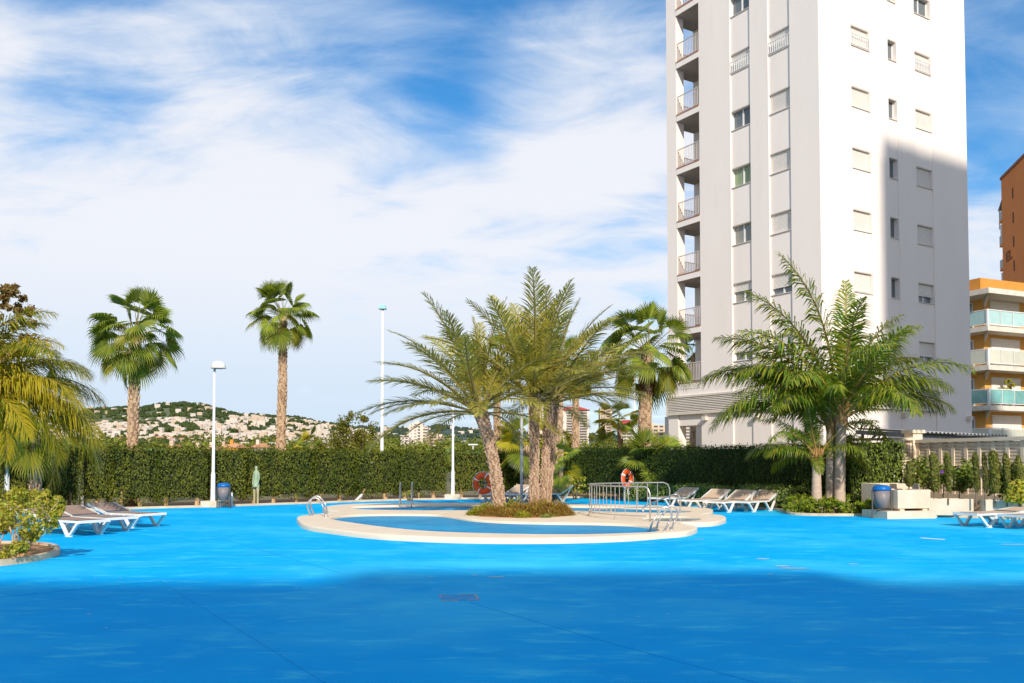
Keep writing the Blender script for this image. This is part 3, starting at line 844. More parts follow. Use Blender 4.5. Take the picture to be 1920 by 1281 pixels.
# --- fan fronds
def fan_mesh(seed, e0, petiole, rad, nseg, span, droop, m_leaf, m_stalk, sag=0.25):
    r = np.random.default_rng(int(abs(seed))+50)
    V, Fq, mi = [], [], []
    e = math.radians(e0)
    n = 7
    pts = []
    x = z = 0.0; ang = e
    for i in range(n):
        pts.append((x, 0, z)); ang -= math.radians(sag*16); x += math.cos(ang)*petiole/(n-1); z += math.sin(ang)*petiole/(n-1)
    for i, p in enumerate(pts):
        w = .022*(1-.5*i/n)
        V += [(p[0], w, p[2]), (p[0], -w, p[2]), (p[0], 0, p[2]-w*1.2)]
    for i in range(n-1):
        for k in range(3):
            a, b = i*3+k, i*3+(k+1) % 3
            Fq.append((a, b, b+3, a+3)); mi.append(1)
    hub = np.array(pts[-1]); be = ang - math.radians(6+droop*14)
    T = np.array([math.cos(be), 0, math.sin(be)]); S = np.array([0, 1., 0]); U = np.array([-math.sin(be), 0, math.cos(be)])
    for k in range(nseg):
        a = math.radians(-span/2 + span*(k+.5)/nseg); da = math.radians(span/nseg)*.52
        def pt(rr, aa, zz): return hub + (T*math.cos(aa)+S*math.sin(aa))*rr + U*zz
        L = rad*(1-.10*abs(a)/math.radians(span/2))*r.uniform(.92, 1.05)
        fold = (.03 if k % 2 else -.03)*rad*2
        cup = .10*rad*math.cos(a)
        b = len(V)
        i0 = pt(.03, a, 0); e1 = pt(L*.55, a-da, -fold*.5+cup*.3 - droop*L*.05); e2 = pt(L*.55, a+da, fold*.5+cup*.3 - droop*L*.05)
        t1 = pt(L*.80, a-da*.40, cup*.1) + np.array([0, 0, -droop*L*.14]); t2 = pt(L*.80, a+da*.40, cup*.1) + np.array([0, 0, -droop*L*.14])
        tip = pt(L*(1-.12*droop), a+r.normal(0, .02), 0) + np.array([0, 0, -droop*L*r.uniform(.30, .50)])
        V += [tuple(v) for v in (i0, e1, e2, t1, t2, tip)]
        Fq += [(b, b+1, b+2), (b+1, b+3, b+4, b+2), (b+3, b+5, b+4)]; mi += [0, 0, 0]
    me = bpy.data.meshes.new('fan_frond')
    me.from_pydata(V, [], Fq); me.materials.append(m_leaf); me.materials.append(m_stalk)
    me.polygons.foreach_set('material_index', mi); me.update()
    return me
FAN = {}
def fan_set(kind):
    if kind in FAN: return FAN[kind]
    out = []
    for e0 in (86, 66, 46, 26, 6, -14, -36, -60):
        for sd in range(2):
            m = M['l_fan'] if not (sd and e0 in (6, -36)) else M['l_fanmid']
            if kind == 'fanyoung': m = M['l_fanyel'] if sd else M['l_fan']
            out.append((e0, fan_mesh(e0*7+sd, e0, 1.05 if kind == 'fan' else .9, .86 if kind == 'fan' else 1.0, 32, 230 if e0 < 60 else 170, (.30 if e0 > 50 else .85)*(1 if kind == 'fan' else .45), m, M['rachis'], .22 if e0 < 70 else .05)))
    for sd in range(3):
        out.append((-80-sd, fan_mesh(990+sd, -74-sd*3, .7, .75, 22, 120, 1.0, M['l_dead'], M['l_dead'], .05)))
    FAN[kind] = out
    return out

def place_frond(root, st, az, el, ln, org, roll=0.0, only=None, tilt=0.0):
    c = [m for e, m in st if abs(e-el) <= 1.01*min(abs(e2-el) for e2, _ in st)+1e-6]
    me = random.choice(c) if only is None else only
    o = link('frond', me, root, org)
    o.rotation_euler = (roll, tilt, az); o.scale = (ln,)*3
    return o

def trunk_mesh(base, top, r0, r1, kind, bow=(0, 0), flare=1.25, m='bark_date', head=0.0):
    mb = MB(); n = 14; base, top = Vector(base), Vector(top)
    axis = top-base; H = axis.length
    pts, rad = [], []
    for i in range(n+1):
        t = i/n
        p = base + axis*t + Vector((bow[0], bow[1], 0))*math.sin(math.pi*t)
        r = (r0+(r1-r0)*t)*(1+(flare-1)*math.exp(-t*7))
        if head: r *= 1+head*math.exp(-((1-t)/.14)**2)
        pts.append(p); rad.append(r)
    if kind == 'smooth':
        P2, R2 = [], []
        for i in range(int(H/.09)+1):
            t = min(1, i*.09/H); j = min(n-1, int(t*n)); f = t*n-j
            P2.append(pts[j]*(1-f)+pts[j+1]*f); R2.append((rad[j]*(1-f)+rad[j+1]*f)*(1+(.02 if i % 2 else -.02)))
        mb.tube(P2, R2, 14); mb.smooth = True
        return mb
    mb.tube(pts, [r*.90 for r in rad], 10, m=1)
    # spiral of old leaf bases
    nb = int(H*(115 if kind == 'date' else 44))
    for k in range(nb):
        t = (k+.5)/nb; j = min(n-1, int(t*n)); f = t*n-j
        p = pts[j]*(1-f)+pts[j+1]*f; r = rad[j]*(1-f)+rad[j+1]*f
        th = k*2.39996 + random.uniform(-.35, .35)
        o = Vector((math.cos(th), math.sin(th), 0)); s = Vector((-math.sin(th), math.cos(th), 0)); ax = axis.normalized()
        w = r*random.uniform(.20, .34)*(1 if kind == 'date' else 1.4); h = random.uniform(.04, .075)*(1 if kind == 'date' else 2.0); out_ = random.uniform(.012, .05)*(1 if kind == 'date' else 1.5)
        b0 = p + o*r*.90
        vs = [b0-s*w-ax*h*.2, b0+s*w-ax*h*.2, b0+s*w*.55+ax*h+o*out_, b0-s*w*.55+ax*h+o*out_, b0+s*w*.5+ax*h-o*.03, b0-s*w*.5+ax*h-o*.03, b0-ax*h*.55+o*.012]
        mb.add(vs, [(0,6,3),(6,1,2),(6,2,3),(3,2,4,5),(1,4,2),(0,3,5)])
    return mb

def feather_palm(label, base, top, n, ln, kind, r0, r1, bark='bark_date', tk='date', bow=(0, 0), group=None, seed=1, emin=-12, extra=(), spread0=88, name='date_palm', head=.35, sheath=False, az0=0.0, skip=None):
    random.seed(seed)
    root = thing(name, label, 'palm tree', base, 0, group)
    b = Vector(base); top_l = Vector(top)-b
    tr = trunk_mesh((0, 0, -.05), top_l, r0, r1, tk, bow, m=bark, head=head if tk == 'date' else 0)
    tr.build('trunk', [M[bark], M['bark_core']], root)
    st = feather_set(kind)
    for i in range(n):
        q = (i+.5)/n
        el = spread0 + (emin-spread0)*q**.85 + random.uniform(-6, 6)
        az = az0 + i*2.39996 + random.uniform(-.25, .25)
        if skip and skip(az % (2*math.pi), el): continue
        l = ln*(.72+.38*math.sin(math.pi*min(1, .25+q*.75)))*random.uniform(.9, 1.08)
        place_frond(root, st, az, el, l, top_l + Vector((math.cos(az)*r1*.6, math.sin(az)*r1*.6, .10-.22*q)), random.uniform(-.35, .35))
    for az, el, l in extra:
        place_frond(root, st, az, el, l, top_l + Vector((math.cos(az)*r1*.6, math.sin(az)*r1*.6, -.05)), random.uniform(-.15, .15))
    if sheath:
        for k in range(7):
            az = k*2.39996+seed; m = MB(); o = Vector((math.cos(az), math.sin(az), 0))
            k_ = r1/.15*.8; m.tube([top_l-Vector((0,0,.55*k_))+o*r1*.45, top_l-Vector((0,0,.1))+o*r1*.8, top_l+Vector((0,0,.40*k_))+o*(r1*1.2+.12*k_)], [r1*.5, r1*.5, .02], 6)
            m.build('leaf_sheath', M['sheath'], root)
    return root

def fan_palm(label, base, top, n, scale, r0, r1, kind='fan', group=None, seed=1, emin=-45, dead=8, bow=(0, 0), name='fan_palm', emax=86, extra=()):
    random.seed(seed)
    root = thing(name, label, 'palm tree', base, 0, group)
    b = Vector(base); tl = Vector(top)-b
    if r0 > 0:
        trunk_mesh((0, 0, -.05), tl, r0, r1, 'fan', bow, m='bark_fan').build('trunk', [M['bark_fan'], M['bark_core']], root)
    st = [s for s in fan_set(kind) if s[0] > -75]; dd = [s for s in fan_set(kind) if s[0] < -75]
    for i in range(n):
        q = (i+.5)/n
        el = emax + (emin-emax)*q**1.2 + random.uniform(-8, 8); az = i*2.39996 + random.uniform(-.3, .3)
        place_frond(root, st, az, el, scale*random.uniform(.85, 1.1), tl + Vector((math.cos(az)*r1*.5, math.sin(az)*r1*.5, .15-.30*q)), random.uniform(-.8, .8)*(1 if el > -20 else .4))
    for i in range(dead):
        az = i*2.39996*1.3; o = link('dead_frond', random.choice(dd)[1], root, tl+Vector((math.cos(az)*r1*.8, math.sin(az)*r1*.8, -.15)))
        o.rotation_euler = (0, 0, az); o.scale = (scale*random.uniform(.7, 1.0),)*3
    for az, el, l, key in extra:
        o = place_frond(root, st, az, el, l, tl, 0)
    return root

# ------------------------------------------------------------------ the white tower
TH = math.atan2(.845, .535)
CORNER = Vector((13.835, 39.18, 0)); TRZ = math.pi/2 - 1.00611
ROOF = 34.0
tower = thing('apartment_tower', 'tall white apartment tower with recessed window bays and corner balconies', 'tower', CORNER, TRZ)
FL = 2.9; ZL, ZR = 9.37, 9.335; WH = .97
KS = range(-1, 9)
def LF(a, dpt, z): return (dpt, a, z)          # facade with the balconies (local x = 0)
def RF(a, dpt, z): return (a, dpt, z)          # sunny facade (local y = 0)
def fbox(mb, f, a0, a1, d0, d1, z0, z1, m=0): return mb.box(f(a0, d0, z0), f(a1, d1, z1), m)
walls = MB()
WX, WY = 11.683, 10.031
def strip(f, a0, a1, rec, zs, h, z0=0.0):
    """a vertical window bay set back by rec, with openings"""
    z = z0
    for s in sorted(zs):
        fbox(walls, f, a0, a1, rec, .30, z, s); z = s+h
    fbox(walls, f, a0, a1, rec, .30, z, ROOF)
zsL = [ZL+k*FL for k in KS]; zsR = [ZR+k*FL for k in KS]
for a0, a1 in ((.30, 1.63), (2.931, 4.063), (5.372, 7.55)): fbox(walls, LF, a0, a1, 0, .30, 0, ROOF)
strip(LF, 1.63, 2.931, .07, zsL, WH); strip(LF, 4.063, 5.372, .07, zsL, WH)
for a0, a1 in ((0, 2.30), (3.70, 5.09), (5.775, 7.25), (8.64, WX)): fbox(walls, RF, a0, a1, 0, .30, 0, ROOF)
strip(RF, 2.30, 3.70, .05, zsR, WH); strip(RF, 7.25, 8.64, .05, zsR, WH)
strip(RF, 5.09, 5.775, .03, zsR, 1.0)
# inner mass, rear body beyond the corner terraces, end pier and ground-floor portico
fbox(walls, RF, .52, WX, .55, 7.55, 0, ROOF-.02)
walls.box((2.0, 7.552, 0), (WX, WY, ROOF-.04))
walls.box((0, 9.27, 0), (.55, WY, ROOF))
walls.box((.05, 7.554, 3.38), (1.99, 9.26, 3.97)); walls.box((.0, 7.554, 3.975), (1.99, 9.262, 5.30))
walls.box((.1, .1, ROOF), (WX-.1, WY-.1, ROOF+.9))
walls.build('wall', M['plaster'], tower)
# open terraces
for k in KS:
    zf = ZL + k*FL - .80
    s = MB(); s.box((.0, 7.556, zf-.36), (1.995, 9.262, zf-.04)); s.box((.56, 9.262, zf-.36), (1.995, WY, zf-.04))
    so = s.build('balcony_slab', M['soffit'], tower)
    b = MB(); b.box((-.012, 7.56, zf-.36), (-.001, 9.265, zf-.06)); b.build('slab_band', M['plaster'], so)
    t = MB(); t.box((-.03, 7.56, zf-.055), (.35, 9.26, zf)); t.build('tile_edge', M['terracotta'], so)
    ro = None
    for A_, B_ in (((.06, 7.58, zf), (.06, 9.25, zf)), ((.60, WY-.06, zf), (1.98, WY-.06, zf))):
        up1, up2 = Vector((0, 0, 1.0)), Vector((0, 0, .10))
        rl = MB(); rl.bar(Vector(A_)+up1, Vector(B_)+up1, .045, .04); r1_ = rl.build('balcony_railing', M['railing'], tower)
        rl = MB(); rl.bar(Vector(A_)+up2, Vector(B_)+up2, .03, .03); rl.build('bottom_rail', M['railing'], r1_)
        ro = ro or r1_
    bl = MB()
    for i in range(15):
        y = 7.60+i*1.64/14; bl.bar((.06, y, zf+.1), (.06, y, zf+.99), .02, .02)
    for i in range(12):
        x = .64+i*1.32/11; bl.bar((x, WY-.06, zf+.1), (x, WY-.06, zf+.99), .02, .02)
    tag(bl.build('baluster', M['railing'], ro), kind='stuff')

SHUT = {}
def window(f, a0, a1, z0, h, shut, glass='glass', rail=False, rec=.07):
    w = a1-a0; D = .27
    fr = MB()
    b = .045
    fbox(fr, f, a0, a0+b, D-.05, D+.02, z0, z0+h); fbox(fr, f, a1-b, a1, D-.05, D+.02, z0, z0+h)
    fbox(fr, f, a0+b, a1-b, D-.05, D+.02, z0, z0+b); fbox(fr, f, a0+b, a1-b, D-.05, D+.02, z0+h-b, z0+h)
    mid = (a0+a1)/2
    if w > .9: fbox(fr, f, mid-.04, mid+.04, D-.055, D+.025, z0+b, z0+h-b)
    wo = fr.build('window', M['frame'], tower)
    spans = ((a0+b, mid-.04), (mid+.04, a1-b)) if w > .9 else ((a0+b, a1-b),)
    for p0, p1 in spans:
        p = MB(); fbox(p, f, p0, p1, D-.02, D-.005, z0+b, z0+h-b); p.build('pane', M[glass], wo)
    sl = MB(); fbox(sl, f, a0-.0, a1+.0, rec-.045, D-.055, z0-.03, z0-.001)
    sl.build('sill', M['trim'], wo)
    bx = MB(); fbox(bx, f, a0+.004, a1-.004, rec+.012, .205, z0+h-.035, z0+h-.002); bx.build('lintel_trim', M['trim'], wo)
    if shut > 0:
        s = MB(); zb = z0 + h*(1-shut) + .006; zt = z0+h-.04; n = max(2, int((zt-zb)/.055)); dz = (zt-zb)/n
        for i in range(n):
            zz = zb+i*dz
            P = [f(a0+.012, .162, zz), f(a1-.012, .162, zz), f(a1-.012, .148, zz+dz*.5), f(a0+.012, .148, zz+dz*.5), f(a1-.012, .162, zz+dz*.97), f(a0+.012, .162, zz+dz*.97)]
            s.add(P, [(0,1,2,3), (3,2,4,5)])
        s.build('shutter', M['shutter'], wo)
    if rail:
        s = MB()
        fbox(s, f, a0+.005, a1-.005, rec-.06, rec-.02, z0+h*.56, z0+h*.60); fbox(s, f, a0+.005, a1-.005, rec-.06, rec-.02, z0+.03, z0+.06)
        n = 10
        for i in range(n+1):
            a = a0+.03+(w-.06)*i/n; fbox(s, f, a-.018, a+.018, rec-.055, rec-.025, z0+.06, z0+h*.56)
        s.build('window_guard', M['whitemetal'], wo)
for k in KS:
    zl, zr = ZL+k*FL, ZR+k*FL
    c1 = {0: (.46, 'curtain'), 1: (0, 'curtain'), 2: (0, 'greencurtain'), 3: (0, 'glass'), 4: (1, 'glass'), 5: (0, 'glass')}.get(k, (.6, 'glass'))
    window(LF, 4.063, 5.372, zl, WH, c1[0], c1[1], k == 4)
    c2 = {0: .70, 1: .97, -1: .5}.get(k, 1)
    window(LF, 1.63, 2.931, zl, WH, c2, 'glass', k == 4)
    window(RF, 2.30, 3.70, zr, WH, .94 if k == 0 else 1, 'glass', k == 4, .05)
    c3 = {0: .66, -1: .76, 5: 0}.get(k, 1)
    window(RF, 7.25, 8.64, zr, WH, c3, 'glass', k == 4, .05)
    window(RF, 5.09, 5.775, zr, 1.0, 0, 'glass', False, .03)
# louvred band
lb = MB(); lb.box((-.13, -.13, 3.96), (-.001, 10.09, 4.06)); lb.box((-.13, -.13, 4.86), (-.001, 10.09, 4.96)); lb.box((0, -.13, 3.96), (8.70, -.001, 4.06)); lb.box((0, -.13, 4.86), (8.70, -.001, 4.96))
lb.box((-.13, 10.03, 4.06), (-.001, 10.09, 4.86)); lb.box((8.64, -.13, 4.06), (8.70, -.001, 4.86)); lb.box((-.13, -.13, 4.06), (-.05, -.05, 4.86))
lband = lb.build('louvre_frame', M['trim'], tower)
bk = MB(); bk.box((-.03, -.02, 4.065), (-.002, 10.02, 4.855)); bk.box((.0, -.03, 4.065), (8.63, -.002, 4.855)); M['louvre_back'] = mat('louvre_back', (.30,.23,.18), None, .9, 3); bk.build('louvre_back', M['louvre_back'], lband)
for i in range(9):
    z = 4.085+i*.088
    for A, Bv in (((-.085, -.04, z), (-.085, 10.03, z)), ((-.04, -.085, z), (8.64, -.085, z))):
        s = MB(); p, q = Vector(A), Vector(Bv)
        nrm = Vector((-1, 0, 0)) if A[0] < -.08 else Vector((0, -1, 0))
        vs = [p-nrm*.03+Vector((0,0,.072)), q-nrm*.03+Vector((0,0,.072)), q+nrm*.03, p+nrm*.03, p+nrm*.03-Vector((0,0,.014)), q+nrm*.03-Vector((0,0,.014))]
        s.add(vs, [(0,1,2,3), (3,2,5,4)]); s.build('louvre_slat', M['trim'], lband)
for f, a in ((LF, 7.22), (LF, 3.77), (RF, 5.88), (RF, 11.33)):
    s = MB(); fbox(s, f, a-.13, a+.13, -.20, -.001, 3.60, 3.80)
    s.build('wall_lamp', M['trim'], tower)
# loggia furniture seen on one terrace
zf = ZL + 0*FL - .80
dr = thing('folded_parasol', 'white folded laundry rack behind the lowest clear balcony railing', 'drying rack', tower.matrix_basis @ Vector((.9, 8.3, zf)), TRZ)
s = MB(); s.tube([(-.5,-.5,0),(-.3,.5,1.15)], .02, 6); s.tube([(.3,-.5,0),(-.1,.5,1.15)], .02, 6)
for i in range(6): s.tube([(-.45+.05*i,-.45+.18*i,.95+.04*i),(.4,-.45+.18*i,.95+.03*i)], .012, 5)
s.build('rack_frame', M['whitemetal'], dr); dr.name = 'drying_rack'
s = MB(); s.box((-.45,-.4,.55),(-.43,.2,1.08)); s.box((-.1,-.3,.7),(-.08,.35,1.12)); s.build('cloth', M['cloth'], dr)

# --- neighbouring blocks behind the camera, whose shade falls on the deck and on the tower
def plain_block(name, label, cx, cy, w, d_, rz, h, step=None):
    o = thing(name, label, 'building', (cx, cy, 0), rz)
    m = MB(); m.box((-w,-d_,0), (w,d_,h)); 
    m.build('wall', M['plaster'], o)
    p = MB(); p.box((-w+.1,-d_+.1,h), (w-.1,d_-.1,h+.05))
    if step: 
        for (a, b, hh) in step: p.box((a,-d_+.2,h+.05), (b,d_-.2,h+hh))
    p.build('roof', M['trim'], o)
    nf = int(h/3)
    for i in range(nf):
        z = 3*i+1.0
        m = MB(); x = -w+1.5
        while x < w-2:
            m.box((x, d_, z), (x+1.5, d_+.03, z+1.4)); x += 3.4
        tag(m.build('window', M['glass'], o), kind='stuff')
    return o
plain_block('residence_block', 'long white residence block behind the viewpoint shading the near deck', 3, -39, 26, 7, 0, 27.2, ((1.5,8,.8), (-16,-12.5,-.3), (12,20,.5)))
tw = Vector((24.4, -3.5, 0)) + Vector((.845, .535, 0))*10 + Vector((.535, -.845, 0))*8
plain_block('residence_tower', 'white residence tower to the rear right whose shade reaches the tall facade', tw.x, tw.y, 10, 8, TRZ, 44.6, ((-9.9,-1.2,1.0),))

# ------------------------------------------------------------------ orange apartment block
OB = at(1851, 583, 63.5); OB.z = 0
ORZ = math.pi/2 - R(66)
ob = thing('orange_apartments', 'orange apartment block with wraparound glass balconies beside the white tower', 'building', OB, ORZ)
# local +x runs right and away along the long balcony front, local +y runs left and away
LEN, DEP = 16, 12
zb = lambda py, Y=63.5: CAM_H + (865-py)/F_PX*Y
rails = [zb(803), zb(729), zb(653), zb(579)]
wall = MB(); wall.box((1.35, 1.35, 0), (LEN, DEP, zb(545))); wall.build('wall', M['orangelight'], ob)
pr = MB(); pr.box((.5, .9, zb(541)), (LEN, DEP, zb(513))); pr.build('parapet', M['orange'], ob)
names = ['cream_mint', 'teal', 'cream_mint', 'mint']
for lv, zr in enumerate(rails):
    zf = zr - 1.12
    s = MB(); s.box((-.12, -.12, zf-.42), (LEN, 1.349, zf-.06)); s.box((-.12, 1.349, zf-.42), (1.349, DEP, zf-.06)); so = s.build('balcony_slab', M['slabwhite'], ob)
    br = MB()                                 # sloping bracket under the corner
    br.add([(0,0,zf-.42),(1.3,1.3,zf-.42),(1.3,1.3,zf-.98),(.25,0,zf-.42),(1.5,1.3,zf-.42),(1.5,1.3,zf-.98)], [(0,1,2),(3,5,4),(0,2,5,3)]); br.build('bracket', M['slabwhite'], so)
    rl = MB()
    rl.bar((-.04,-.04,zr), (LEN,-.04,zr), .05, .06); rl.bar((-.04,-.04,zr), (-.04,DEP,zr), .05, .06)
    rl.bar((-.04,-.04,zf+.08), (LEN,-.04,zf+.08), .05, .05); rl.bar((-.04,-.04,zf+.08), (-.04,DEP,zf+.08), .05, .05)
    rl.box((-.09,-.09,zf-.05), (.05,.05,zr+.04))
    for i in range(1, 12): rl.bar((i*1.32,-.04,zf+.1), (i*1.32,-.04,zr), .06, .05)
    for i in range(1, 6): rl.bar((-.04,i*1.55,zf+.1), (-.04,i*1.55,zr), .05, .06)
    ro = rl.build('balcony_railing', M['whitemetal'], ob)
    for i in range(11):
        p = MB(); p.box((i*1.32+.06,-.05,zf+.13), ((i+1)*1.32-.06,-.03,zr-.06)); p.build('glass_panel', M[names[lv]], ro)
    for i in range(5):
        p = MB(); p.box((-.05,i*1.55+.06,zf+.13), (-.03,(i+1)*1.55-.06,zr-.06)); p.build('glass_panel', M[names[lv]], ro)
    # doors and windows behind
    for x0, x1, hgt, lo in ((2.0, 5.2, 2.05, 0), (6.0, 6.95, 2.0, .0), (8.3, 9.3, 2.0, 0), (10.5, 13, 2.1, 0)):
        w = MB(); w.box((x0, 1.30, zf), (x1, 1.36, zf+hgt+.12)); wo = w.build('window', M['frame'], ob)
        p = MB(); n = 14; 
        for i in range(n):
            z0_ = zf+.05+i*hgt/n
            p.add([(x0+.06,1.292,z0_),(x1-.06,1.292,z0_),(x1-.06,1.275,z0_+hgt/n*.5),(x0+.06,1.275,z0_+hgt/n*.5),(x1-.06,1.292,z0_+hgt/n),(x0+.06,1.292,z0_+hgt/n)], [(0,1,2,3),(3,2,4,5)])
        p.build('shutter', M['shutter'], wo)
    w = MB(); w.box((1.30, 2.2, zf), (1.36, 4.2, zf+2.1)); wo = w.build('window', M['frame'], ob)
    p = MB(); p.box((1.28, 2.3, zf+.1), (1.299, 4.1, zf+2.0)); p.build('pane', M['glass'], wo)
    if lv < 4:
        nxt = rails[lv+1]-1.12-.42 if lv < 3 else zb(541)-.2
        c = MB(); c.tube([(6.75,-.10,zf+.0), (6.75,-.10,nxt)], .06, 8); c.build('drain_pipe', M['whitemetal'], ob)
s = MB(); s.box((-.6, -.6, zb(541)-.38), (LEN, 1.9, zb(541))); s.box((-.6, 1.9, zb(541)-.38), (1.9, DEP, zb(541))); s.build('roof_slab', M['slabwhite'], ob)
s = MB(); s.add([(-.1,-.1,zb(541)-.39),(1.3,1.3,zb(541)-.39),(1.3,1.3,zb(541)-1.0),(.2,-.1,zb(541)-.39),(1.5,1.3,zb(541)-.39),(1.5,1.3,zb(541)-1.0)], [(0,1,2),(3,5,4),(0,2,5,3)]); s.build('bracket', M['slabwhite'], ob)
ac = MB(); ac.box((8.0,.75,rails[3]+.55), (9.1,1.29,rails[3]+1.35)); aco = ac.build('air_conditioner', M['frame'], ob)
ac = MB(); ac.lathe([(.02,.0),(.30,.0),(.30,.02),(.02,.02)], 16); fo = ac.build('fan_grille', M['darkmetal'], aco); fo.location = (8.6,.745,rails[3]+.95); fo.rotation_euler = (math.pi/2,0,0)
# plants and a cloth on one balcony
zt = rails[1]-1.12
for i, (x, h) in enumerate(((2.3, 1.7), (3.0, 2.0), (9.6, 1.6))):
    p = ob.matrix_basis @ Vector((x, .6, zt))
    bush('balcony_plant', ['small leafy plant nearest the corner of the teal balcony', 'taller yellow green bush behind the teal balcony glass', 'leafy pot plant at the far end of the teal balcony'][i], 'plant', p, h, 1.1, M['l_yel'] if i != 2 else M['l_bush'], 10, 40, .22, 3, group='plants on the orange block balcony')
p = ob.matrix_basis @ Vector((6.2, .02, 0)); 
cl = MB(); cl.add([(-1.25,0,rails[1]-.1),(1.0,0,rails[1]-.1),(1.05,.05,rails[1]+.85),(.3,.0,rails[1]+.95),(-1.3,.05,rails[1]+1.0),(-1.2,.12,rails[1]-.1),(1.0,.12,rails[1]-.1),(1.0,.12,rails[1]+.8),(-1.25,.12,rails[1]+.95)], [(0,1,2,3,4),(5,8,7,6),(4,3,2,7,8),(0,4,8,5),(1,6,7,2)])
tag(cl.build('bed_sheet', M['cloth'], None, (p.x, p.y, 0), ORZ), 'white bed sheet hung above the teal glass balcony', 'sheet')

# --- rust coloured tower further off
BT = at(1877, 338, 108); top = BT.z; BT.z = 0
brz = math.atan2(-.973, -.23)
bt = thing('rust_tower', 'rust brown tower rising behind the orange apartment block', 'tower', BT, brz)
w = MB(); w.box((0, 0, 0), (22, 14, top)); w.build('wall', M['brown'], bt)
w = MB(); w.box((-.1, -.12, top), (22, .3, top+.35)); w.build('parapet', mat('rust_coping', (.30,.12,.06)), bt)
for py in (353, 400, 446, 492, 538):
    z = CAM_H+(865-py)/F_PX*103.5
    m = MB(); m.box((4.1,-.03,z-.8), (4.5,.08,z+.45)); wo = m.build('window', mat('dark_slot', (.10,.03,.012)), bt)
    m = MB(); m.box((4.12,-.05,z-.9), (4.52,-.031,z-.8)); m.build('sill', M['brown'], wo)
for i in range(6):
    zt = CAM_H+(865-405-46*i)/F_PX*108.5
    if zt < 3: break
    s = MB(); s.box((-1.3, .05, zt-.5), (-.01, 7, zt-.2)); so = s.build('balcony_slab', M['brown'], bt)
    s = MB(); s.box((-1.3,.05,zt-.2), (-1.22,7,zt+.85)); s.box((-1.22,.05,zt-.2), (-.01,.12,zt+.85)); s.build('balcony_railing', M['roofgrey'], so)
    if i % 2 == 1:
        s = MB(); s.box((-1.2,.15,zt+.85), (-.02,6.9,zt+2.3)); s.build('balcony_glazing', M['far_white'], so)
s = MB(); zt = CAM_H+(865-385)/F_PX*108; s.add([(-1.6,.0,zt+.0),(-.01,.0,zt+1.0),(-.01,8,zt+1.0),(-1.6,8,zt)], [(0,1,2,3)]); s.tube([(-1.3,.1,zt-2.4),(-1.3,.1,zt+.2)], .06, 6); s.build('awning', M['roofgrey'], bt)
for a, b, h, c in ((17.5,18.4,1.6,'brown'), (18.8,19.6,2.6,'brown')):
    s = MB(); s.box((a-10,1,top), (b-10,2,top+h*.8)); s.build('chimney', M[c], bt)
s = MB(); s.tube([(9.6,1.5,top+1.2),(9.6,1.5,top+2.6)], .22, 8); s.lathe([(.0,.45),(.28,.2),(.32,0),(.22,-.1)], 10, (9.6,1.5,top+2.6)); s.build('flue', M['greysteel'], bt)
# raised letters on the wall
def letter(ch, x, z, h, w):
    m = MB(); t = h*.16; q = lambda a, b, c, d: m.box((x+a, -.10, z+c), (x+b, -.01, z+d))
    q(0, t, 0, h)
    if ch == 'E': q(t, w, h-t, h); q(t, w*.85, h*.44, h*.56); q(t, w, 0, t)
    if ch == 'L': q(t, w, 0, t)
    m.build('letter', mat('rust_letter', (.30,.12,.06)), bt)
zE = CAM_H+(865-488)/F_PX*106.3
letter('E', 1.55, zE, 1.15, .95); letter('L', 2.75, zE, 1.15, .9)

# ------------------------------------------------------------------ pools
ZC = .11                                     # top of the stone rim
def gpc(p, z=ZC): v = gp(p[0], p[1], z); return (v.x, v.y)
OUT = [(560,969),(561,974),(575,984),(620,991),(700,1000),(800,1005.5),(900,1008),(1000,1008.5),(1100,1007),(1180,1004),(1240,999.5),(1283,996),(1303,990),(1302,986),(1286,983),(1275,980),
       (1300,979.5),(1335,978),(1357,973),(1357,968),(1343,965),(1312,964),(1330,961),(1335,957),(1330,953.5),(1300,950.5),(1250,948.5),(1150,946),(1050,944.5),(900,943.2),(800,942.8),(720,943.5),(660,945),(622,948),
       (607,952),(613,956),(636,959),(622,961),(600,963),(574,966)]
W1 = [(619,973),(628,969),(650,966),(690,964),(750,963.6),(815,964.5),(850,968.5),(890,974),(950,977.5),(1040,979.5),(1120,980.5),(1185,983),(1225,988),(1238,993),(1228,997),(1180,999.5),(1100,1001.5),(1000,1001.5),(900,999.5),(800,995.5),(720,988),(660,980)]
W2 = [(648,952),(662,950),(700,948.4),(760,947.6),(830,947.2),(960,947.4),(1060,948.5),(1150,950.3),(1230,952.8),(1280,956),(1298,959),(1280,961),(1230,961.4),(1180,960.4),(1120,958.6),(1060,957.6),(980,957.2),(880,956.8),(800,956.8),(740,956.4),(690,955.3),(660,953.6)]
W3 = [(1204,972),(1225,969),(1255,967.8),(1285,968.6),(1308,971),(1316,973.6),(1304,976.2),(1270,977.4),(1235,977),(1212,975)]
PLT = [(880,963),(888,967),(908,969.6),(945,971),(1000,971.4),(1045,969.6),(1066,965.5),(1062,961.5),(1035,959.8),(980,959.2),(930,959.3),(895,960.3)]
